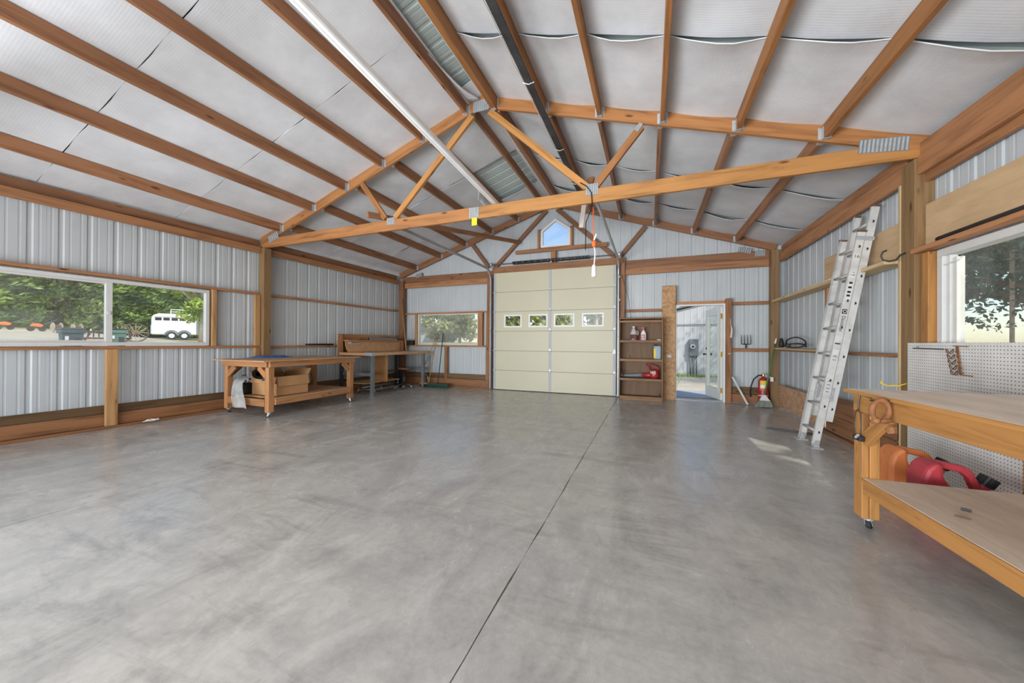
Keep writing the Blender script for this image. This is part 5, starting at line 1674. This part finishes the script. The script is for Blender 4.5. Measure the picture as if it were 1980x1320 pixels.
def leaf_cloud(m, clumps, n, size, rr, flat=.4, asp=1.0):
    for _ in range(n):
        c, r = clumps[rr.randrange(len(clumps))]
        d = V((rr.gauss(0, 1), rr.gauss(0, 1), rr.gauss(0, 1))).normalized()
        q = rr.random() ** .45
        p = V(c) + V((d.x * r[0], d.y * r[1], d.z * r[2])) * q
        nn = (d + V((rr.uniform(-1, 1), rr.uniform(-1, 1), rr.uniform(-1, 1)))).normalized()
        a = nn.orthogonal().normalized(); b = nn.cross(a)
        t = rr.uniform(0, 6.28); a, b = a * math.cos(t) + b * math.sin(t), b * math.cos(t) - a * math.sin(t)
        s = size * rr.uniform(.6, 1.3)
        a *= s; b *= s * .62 * asp
        m.add([p - a, p + b * .8, p + a, p - b * .8], [(0, 1, 2, 3)])
def trunk(parent, base_, top, r, mat='bark', limbs=(), rr=None):
    m = MB(); m.tube([base_, V(base_).lerp(V(top), .5) + V((.1, .05, 0)), top], [r, r * .75, r * .4], 10)
    m.build('trunk', mat, parent, smooth=True)
    for a, b, rad in limbs:
        MB().tube([a, V(a).lerp(V(b), .5) + V((0, 0, .15)), b], [rad, rad * .7, rad * .3], 7).build('branch', mat, parent, smooth=True)
def tree(name, label, x, y, h, rad, zlow, n, size, mat, seed, bark='bark', group=None, clumps_n=16, lean=(0, 0)):
    rr = random.Random(seed); z = ground_z(x, y)
    t = thing(name, label, 'tree', (x, y, z), group)
    cl = []; limbs = []
    for k in range(clumps_n):
        a = rr.uniform(0, 6.28); q = math.sqrt(rr.random())
        zz = zlow + (h - zlow) * rr.random()
        env = math.sin(math.pi * min(1, max(.12, (zz - zlow * .6) / (h - zlow * .6)))) ** .6
        c = V((x + lean[0] + rad * q * env * math.cos(a), y + lean[1] + rad * q * env * math.sin(a), z + zz))
        r = rad * rr.uniform(.28, .46)
        cl.append((c, (r, r, r * .7)))
        if k % 2 == 0: limbs.append((V((x, y, z + max(zlow * .7, zz * .55))), c, .05 + .01 * h))
    trunk(t, (x, y, z - .1), (x + lean[0] * .5, y + lean[1] * .5, z + h * .8), .02 * h + .08, bark, limbs, rr)
    m = MB(); leaf_cloud(m, cl, n, size, rr)
    f = m.build('foliage', mat, t); f['kind'] = 'stuff'
    return t
def pine(label, x, y, h, rad, zlow, seed):
    rr = random.Random(seed); z = ground_z(x, y)
    t = thing('pine_tree', label, 'tree', (x, y, z), 'pines beyond the gravel yard')
    trunk(t, (x, y, z - .1), (x, y, z + h), .24, 'bark')
    m = MB()
    lv = zlow
    while lv < min(h, 11.0):
        reach = rad * (1 - .75 * (lv - zlow) / (h - zlow)) * rr.uniform(.85, 1.1)
        nb = 11
        for k in range(nb):
            a = 2 * math.pi * (k + rr.random()) / nb
            d = V((math.cos(a), math.sin(a), 0))
            L = reach * rr.uniform(.75, 1.1)
            for s in range(int(14 * L)):
                u = .18 + .82 * rr.random() ** .7
                p = V((x, y, z + lv)) + d * (L * u) + V((0, 0, -.22 * L * u * u + .12)) + V((rr.gauss(0, .22), rr.gauss(0, .22), rr.gauss(0, .13)))
                ax = (d * 1.0 + V((rr.gauss(0, .5), rr.gauss(0, .5), rr.uniform(-.1, .8)))).normalized()
                for q in range(2):
                    w = ax.cross(V((rr.gauss(0, 1), rr.gauss(0, 1), rr.gauss(0, 1)))).normalized() * .085
                    e = ax * rr.uniform(.32, .66)
                    m.add([p, p + e * .5 + w, p + e, p + e * .5 - w], [(0, 1, 2, 3)])
        lv += .55
    f = m.build('needles', 'pine_leaf', t); f['kind'] = 'stuff'
def build_trees():
    labs = ['tall dark pine at the far left of the yard', 'broad pine behind the dark refuse bin', 'pine with low sweeping boughs between the two bins', 'pine with reddish trunk behind the wagon wheel', 'pine behind the white horse trailer', 'last pine at the right end of the row']
    pos = [(-44.5, 6.5), (-46.5, 13.5), (-48.0, 17.5), (-50.0, 25.0), (-57.0, 32.5), (-49.0, 31.5)]
    for k, ((x, y), lb) in enumerate(zip(pos, labs)):
        pine(lb, x, y, 16, 5.4, .5 + .4 * (k % 3), 40 + k)
    for k, (x, y, lb) in enumerate(((-60, 10, 'pine in the second row behind the far left pine'), (-61, 20, 'pine in the second row behind the dark bin'), (-60, 29, 'pine in the second row left of the trailer'), (-63, 40, 'pine in the second row right of the trailer'))):
        pine(lb, x, y, 17, 6.4, .4, 80 + k)
    tree('maple_tree', 'bright yellow-green maple hanging over the white trailer', -23.4, 12.0, 5.4, 1.9, 1.6, 3200, .14, 'maple_leaf', 3, 'pale_bark')
    bl = [(-33, 52, 'large olive tree left in the back window'), (-27, 47, 'broad olive tree right in the back window'), (-20.5, 50, 'yellowish tree left of the overhead door panes'), (-13, 52, 'rounded tree seen by the left door panes'), (-7, 50, 'tree seen by the right door panes'), (0, 54, 'pale tree behind the right door panes')]
    for k, (x, y, lb) in enumerate(bl):
        tree('lawn_tree', lb, x, y, 7.5 + (k % 2), 4.2, 1.2, 3000, .42, 'olive_leaf', 60 + k, 'pale_bark', 'trees behind the building', 20)
    tree('shade_tree', 'big dark tree hanging outside the right window', 10.2, 10.8, 10.4, 4.3, 2.1, 60000, .062, 'shade_leaf', 11, 'bark', None, 60, (-.6, -.2))
    tree('shade_tree', 'unseen leafy tree added to shade the right window', 8.0, -4.45, 10.8, 3.2, 5.0, 12000, .17, 'shade_leaf', 19, 'bark', None, 44, (-1.0, .4))  # out of view, added so its crown blocks most sun at the right window
    tree('shade_tree', 'dark tree far behind the pole outside the right window', 14.2, 18.0, 10, 5.6, 3.0, 18000, .16, 'shade_leaf', 23, 'bark', None, 40)
    p = MB().tube([(7.35, 11.1, -.15), (7.35, 11.1, 8)], .036, 10).build('utility_pole', 'pale_bark', None, smooth=True)
    tag(p, 'slim wooden pole standing outside the right window', 'pole')
build_trees()

def build_yard_things():
    def bin_(label, x, y, rot, mat, sc=1.0):
        z = ground_z(x, y)
        t = thing('refuse_bin', label, 'bin', (x, y, z), 'wheeled bins in the yard', rot)
        M = Matrix.Translation((x, y, z)) @ Matrix.Rotation(rot, 4, 'Z') @ Matrix.Diagonal((sc * .78, sc * .78, sc, 1))
        def fr(z0, w0, d0, z1, w1, d1, nm, mt):
            m = MB(); m.add([(-w0, -d0, z0), (w0, -d0, z0), (w0, d0, z0), (-w0, d0, z0), (-w1, -d1, z1), (w1, -d1, z1), (w1, d1, z1), (-w1, d1, z1)],
                            [(0, 3, 2, 1), (4, 5, 6, 7), (0, 1, 5, 4), (1, 2, 6, 5), (2, 3, 7, 6), (3, 0, 4, 7)], M); return m.build(nm, mt, t, bevel=.02)
        fr(.08, .26, .27, .82, .32, .34, 'bin_body', mat)
        fr(.82, .375, .38, .95, .385, .39, 'bin_rim', mat)
        fr(.96, .40, .40, 1.02, .37, .38, 'lid', 'bin_dark' if mat == 'bin_dark' else 'dark_green')
        m = MB(); m.box((.02, -.345, .25), (.22, -.30, .66), M); m.build('recess_shade', 'black_rough', t)  # raised block, its dark colour standing in for a recess's shade
        for s in (-1, 1):
            m = MB(); a = M @ V((s * .24, .26, .1)); b = M @ V((s * .29, .26, .1)); m.tube([a, b], .1, 14); m.build('wheel', 'rubber', t)
        m = MB(); m.box((-.24, -.35, .58), (-.13, -.33, .72), M); m.build('emblem', 'paper', t)
        m = MB(); m.tube([tuple(M @ V(p)) for p in ((-.3, .38, .9), (-.3, .45, .93), (.3, .45, .93), (.3, .38, .9))], .018, 8); m.build('bin_handle', 'black', t)
    bin_('dark blue-green wheeled bin outside the left window pane', -16.7, 5.15, 1.45, 'bin_dark', .86)
    bin_('pale green wheeled bin just right of the window bar', -17.8, 6.55, 1.40, 'bin_green', .84)
    # wagon wheel
    def wheel(label, x, y, r, yaw, name='wagon_wheel', lift=0.0):
        z = ground_z(x, y) + r + lift
        t = thing(name, label, 'wheel', (x, y, z - r), None)
        M = Matrix.Translation((x, y, z)) @ Matrix.Rotation(yaw, 4, 'Z')
        m = MB(); m.tube([tuple(M @ V((r * math.cos(2 * math.pi * k / 28), 0, r * math.sin(2 * math.pi * k / 28)))) for k in range(28)], .03, 6, closed=True); m.build('rim', 'dark_rust', t, smooth=True)
        m = MB(); m.tube([tuple(M @ V((0, -.09, 0))), tuple(M @ V((0, .09, 0)))], .07, 10); m.build('hub', 'rust', t)
        for k in range(12):
            a = 2 * math.pi * k / 12
            m = MB(); m.tube([tuple(M @ V((.05 * math.cos(a), 0, .05 * math.sin(a)))), tuple(M @ V((r * math.cos(a), 0, r * math.sin(a))))], .017, 5); m.build('spoke', 'pale_bark', t)
    wheel('large spoked iron wheel right of the pale green bin', -24.6, 9.75, .46, 1.15)
    wheel('spoked iron wheel behind the pale green bin', -24.0, 9.0, .42, .5)
    # harrow: bar with teeth
    x, y = -20.8, 7.15; z = ground_z(x, y)
    t = thing('old_harrow', 'rusty toothed harrow frame beside the dark bin', 'farm implement', (x, y, z))
    M = Matrix.Translation((x, y, z)) @ Matrix.Rotation(1.2, 4, 'Z')
    for zz in (.35, .62): MB().tube([tuple(M @ V((-.9, 0, zz))), tuple(M @ V((.9, 0, zz)))], .035, 8).build('beam', 'dark_rust', t, smooth=True)
    for k in range(13): MB().tube([tuple(M @ V((-.84 + k * .14, -.03, .66))), tuple(M @ V((-.84 + k * .14, -.10, .40)))], .022, 6).build('tooth', 'dark_steel', t)
    for s in (-1, 1): MB().tube([tuple(M @ V((s * .5, .1, 0))), tuple(M @ V((s * .2, 0, .62)))], .03, 6).build('leg', 'rust', t)
    # orange implement and wooden spools far left
    for k, (x, y, lb) in enumerate(((-36.5, 8.6, 'orange garden plough parked at the yard edge'), (-35.0, 9.4, 'smaller orange implement next to the plough'))):
        z = ground_z(x, y); t = thing('plough', lb, 'farm implement', (x, y, z))
        m = MB(); m.prism([(-.25, .3), (.2, .25), (.28, .4), (.05, .5), (-.18, .45)], -.12, .12, Matrix.Translation((x, y, z)) @ Matrix.Rotation(1.2, 4, 'Z')); m.build('hood', 'orange', t, bevel=.04)
        for s in (-.22, .22):
            m = MB(); m.tube([(x - .04, y + s, z + .15), (x + .04, y + s, z + .15)], .15, 12); m.build('wheel', 'rubber', t)
        m = MB(); m.tube([(x, y + .3, z + .45), (x, y + .8, z + .75)], .025, 6); m.build('handle', 'dark_steel', t)
    for k, (x, y, lb) in enumerate(((-34.0, 9.9, 'wooden cable spool left of the dark bin'), (-33.0, 10.4, 'wooden cable spool nearest the dark bin'))):
        z = ground_z(x, y); t = thing('cable_spool', lb, 'spool', (x, y, z))
        for s in (-.18, .14):
            m = MB(); m.tube([(x, y + s, z + .3), (x, y + s + .04, z + .3)], .3, 16); m.build('flange', 'pale_bark', t)
        m = MB(); m.tube([(x, y - .15, z + .3), (x, y + .15, z + .3)], .16, 12); m.build('core', 'dark_rust', t)
    # horse trailer
    x, y = -41.0, 19.0; z = ground_z(x, y)
    t = thing('horse_trailer', 'white horse trailer with side windows and two axles', 'trailer', (x, y, z))
    M = Matrix.Translation((x, y, z)) @ Matrix.Rotation(1.02, 4, 'Z')          # local x along the length (to the right in view), -y faces the shed
    Lh = 1.5
    prof = [(-Lh, .45), (Lh, .45), (Lh, 2.15), (Lh - .25, 2.32), (-Lh + .5, 2.35), (-Lh + .12, 2.2), (-Lh, 1.9)]
    m = MB(); m.prism(prof, -1.0, 1.0, M); m.build('trailer_body', 'white', t, bevel=.1)
    for k in range(5):
        a = -Lh + .25 + k * .53
        m = MB(); m.box((a, -1.012, 1.72), (a + .42, -.995, 1.98), M); m.build('side_window', 'black', t)
    m = MB(); m.box((-Lh + .2, -1.02, 2.02), (Lh - .1, -1.0, 2.07), M); m.build('drip_rail', 'galvanised', t)
    for k in (-.42, .42):
        m = MB(); a = M @ V((k + .25, -1.03, .36)); b = M @ V((k + .25, -.82, .36)); m.tube([a, b], .36, 18); w = m.build('wheel', 'rubber', t)
        m = MB(); a = M @ V((k + .25, -1.05, .36)); b = M @ V((k + .25, -1.02, .36)); m.tube([a, b], .2, 14); m.build('wheel_disc', 'white', w)
        pts = [tuple(M @ V((k + .25 + .45 * math.cos(q), -1.03, .38 + .45 * math.sin(q)))) for q in [math.pi * j / 10 for j in range(11)]]
        m = MB(); m.tube(pts, .05, 6); m.build('fender', 'grey_paint', t)
    m = MB()
    for p, q in (((-.3, -.5, 2.35), (-.3, -.5, 2.75)), ((1.0, -.5, 2.3), (1.0, -.5, 2.75)), ((-.3, -.5, 2.75), (1.0, -.5, 2.75)), ((-.3, -.5, 2.55), (1.0, -.5, 2.55))):
        m.tube([tuple(M @ V(p)), tuple(M @ V(q))], .035, 6)
    m.build('roof_rack', 'white', t)
    MB().box((-Lh - .05, -.9, .5), (-Lh, .9, 1.3), M).build('tailgate', 'pale_blue', t)
    # far white house behind the back window
    x, y = -37.0, 56.0; z = ground_z(x, y)
    t = thing('white_house', 'small white house with grey roof seen by the back window', 'house', (x, y, z))
    MB().box((x - 4.5, y, z - 1), (x + 2.3, y + 5, z + 2.3)).build('house_wall', 'siding', t)
    MB().prism([(x - 5.2, z + 2.2), (x + 2.9, z + 2.2), (x + 1.6, z + 3.7), (x - 3.9, z + 3.7)], y - .5, y + 5.5).build('house_roof', 'roofing', t)
    for k in (-2.6, .9):
        f = MB().box((x + k, y - .04, z + .9), (x + k + .8, y, z + 1.8)).build('window_frame', 'white', t); MB().box((x + k + .08, y - .06, z + .98), (x + k + .72, y - .03, z + 1.72)).build('pane', 'grey_paint', f)
    # neighbouring metal building seen through the open door
    t = thing('metal_building', 'pale ribbed metal building opposite the open door', 'building', (4.5, 15.6, 0))
    F = lambda a, q, d: (a, 15.6 - d, q)
    lo = lambda a: -.15; hi = lambda a: 2.42 + .25 * (min(a, 8.2 - a) - .75)
    ribbed(t, 'metal_panel', F, .75, 7.4, lo, hi, mat='neighbour_metal', kinks=(4.1,))
    F2 = lambda a, q, d: (.75 + d, a, q)
    ribbed(t, 'metal_panel', F2, 15.6, 22, lambda a: -.15, lambda a: 2.42, mat='neighbour_metal')
    m = MB()
    for s in (0, 1):
        xa, za = (.35, 2.40) if s == 0 else (7.85, 2.40)
        m.add([(xa, 15.5, za), (4.1, 15.5, 3.36), (4.1, 22.2, 3.36), (xa, 22.2, za)], [(0, 1, 2, 3)])
    m.build('roof_sheet', 'roofing', t, solid=.06)
    slab('wall_trim', (.76, 15.56, 1.90), (7.3, 15.575, 1.93), 'grey_paint', t)
    mt = thing('electric_meter', 'grey electric meter box with conduits on the metal building', 'meter', (1.6, 15.5, .66))
    MB().box((1.45, 15.44, .68), (1.78, 15.575, 1.34)).build('meter_box', 'grey_paint', mt, bevel=.01)
    MB().tube([(1.575, 15.44, 1.05), (1.575, 15.36, 1.05)], .085, 18).build('meter_dial', 'siding', mt); MB().tube([(1.575, 15.36, 1.05), (1.575, 15.352, 1.05)], .05, 14).build('dial_face', 'black_rough', mt)
    for xx in (1.50, 1.60, 1.72): MB().tube([(xx, 15.51, -.12), (xx, 15.51, .68)], .026, 8).build('conduit', 'grey_paint', mt, smooth=True)
    # weeds along the base of that building, and a straggly weed by the step
    m = MB(); rr = random.Random(77)
    for _ in range(900):
        xx, yy = rr.uniform(.6, 4.5), rr.uniform(15.0, 15.5); a = rr.uniform(0, 6.28); h = rr.uniform(.05, .2)
        m.add([(xx, yy, -.12), (xx + .02 * math.cos(a), yy + .02 * math.sin(a), -.12), (xx + .06 * math.cos(a + 1), yy + .06 * math.sin(a + 1), -.12 + h)], [(0, 1, 2)])
    g = tag(m.build('weed_strip', 'pine_leaf', None), 'low green weeds along the base of the metal building', 'weeds'); g['kind'] = 'stuff'
    w = thing('straggly_weed', 'thin straggly weed growing by the concrete step', 'weed', (.62, 10.1, -.12))
    for k in range(9):
        a = rr.uniform(0, 6.28); h = rr.uniform(.2, .5)
        MB().tube([(.62, 10.1, -.12), (.62 + .08 * math.cos(a), 10.1 + .08 * math.sin(a), -.12 + h * .6), (.62 + .2 * math.cos(a), 10.1 + .2 * math.sin(a), -.12 + h)], .005, 5).build('stem', 'olive_leaf', w)
build_yard_things()
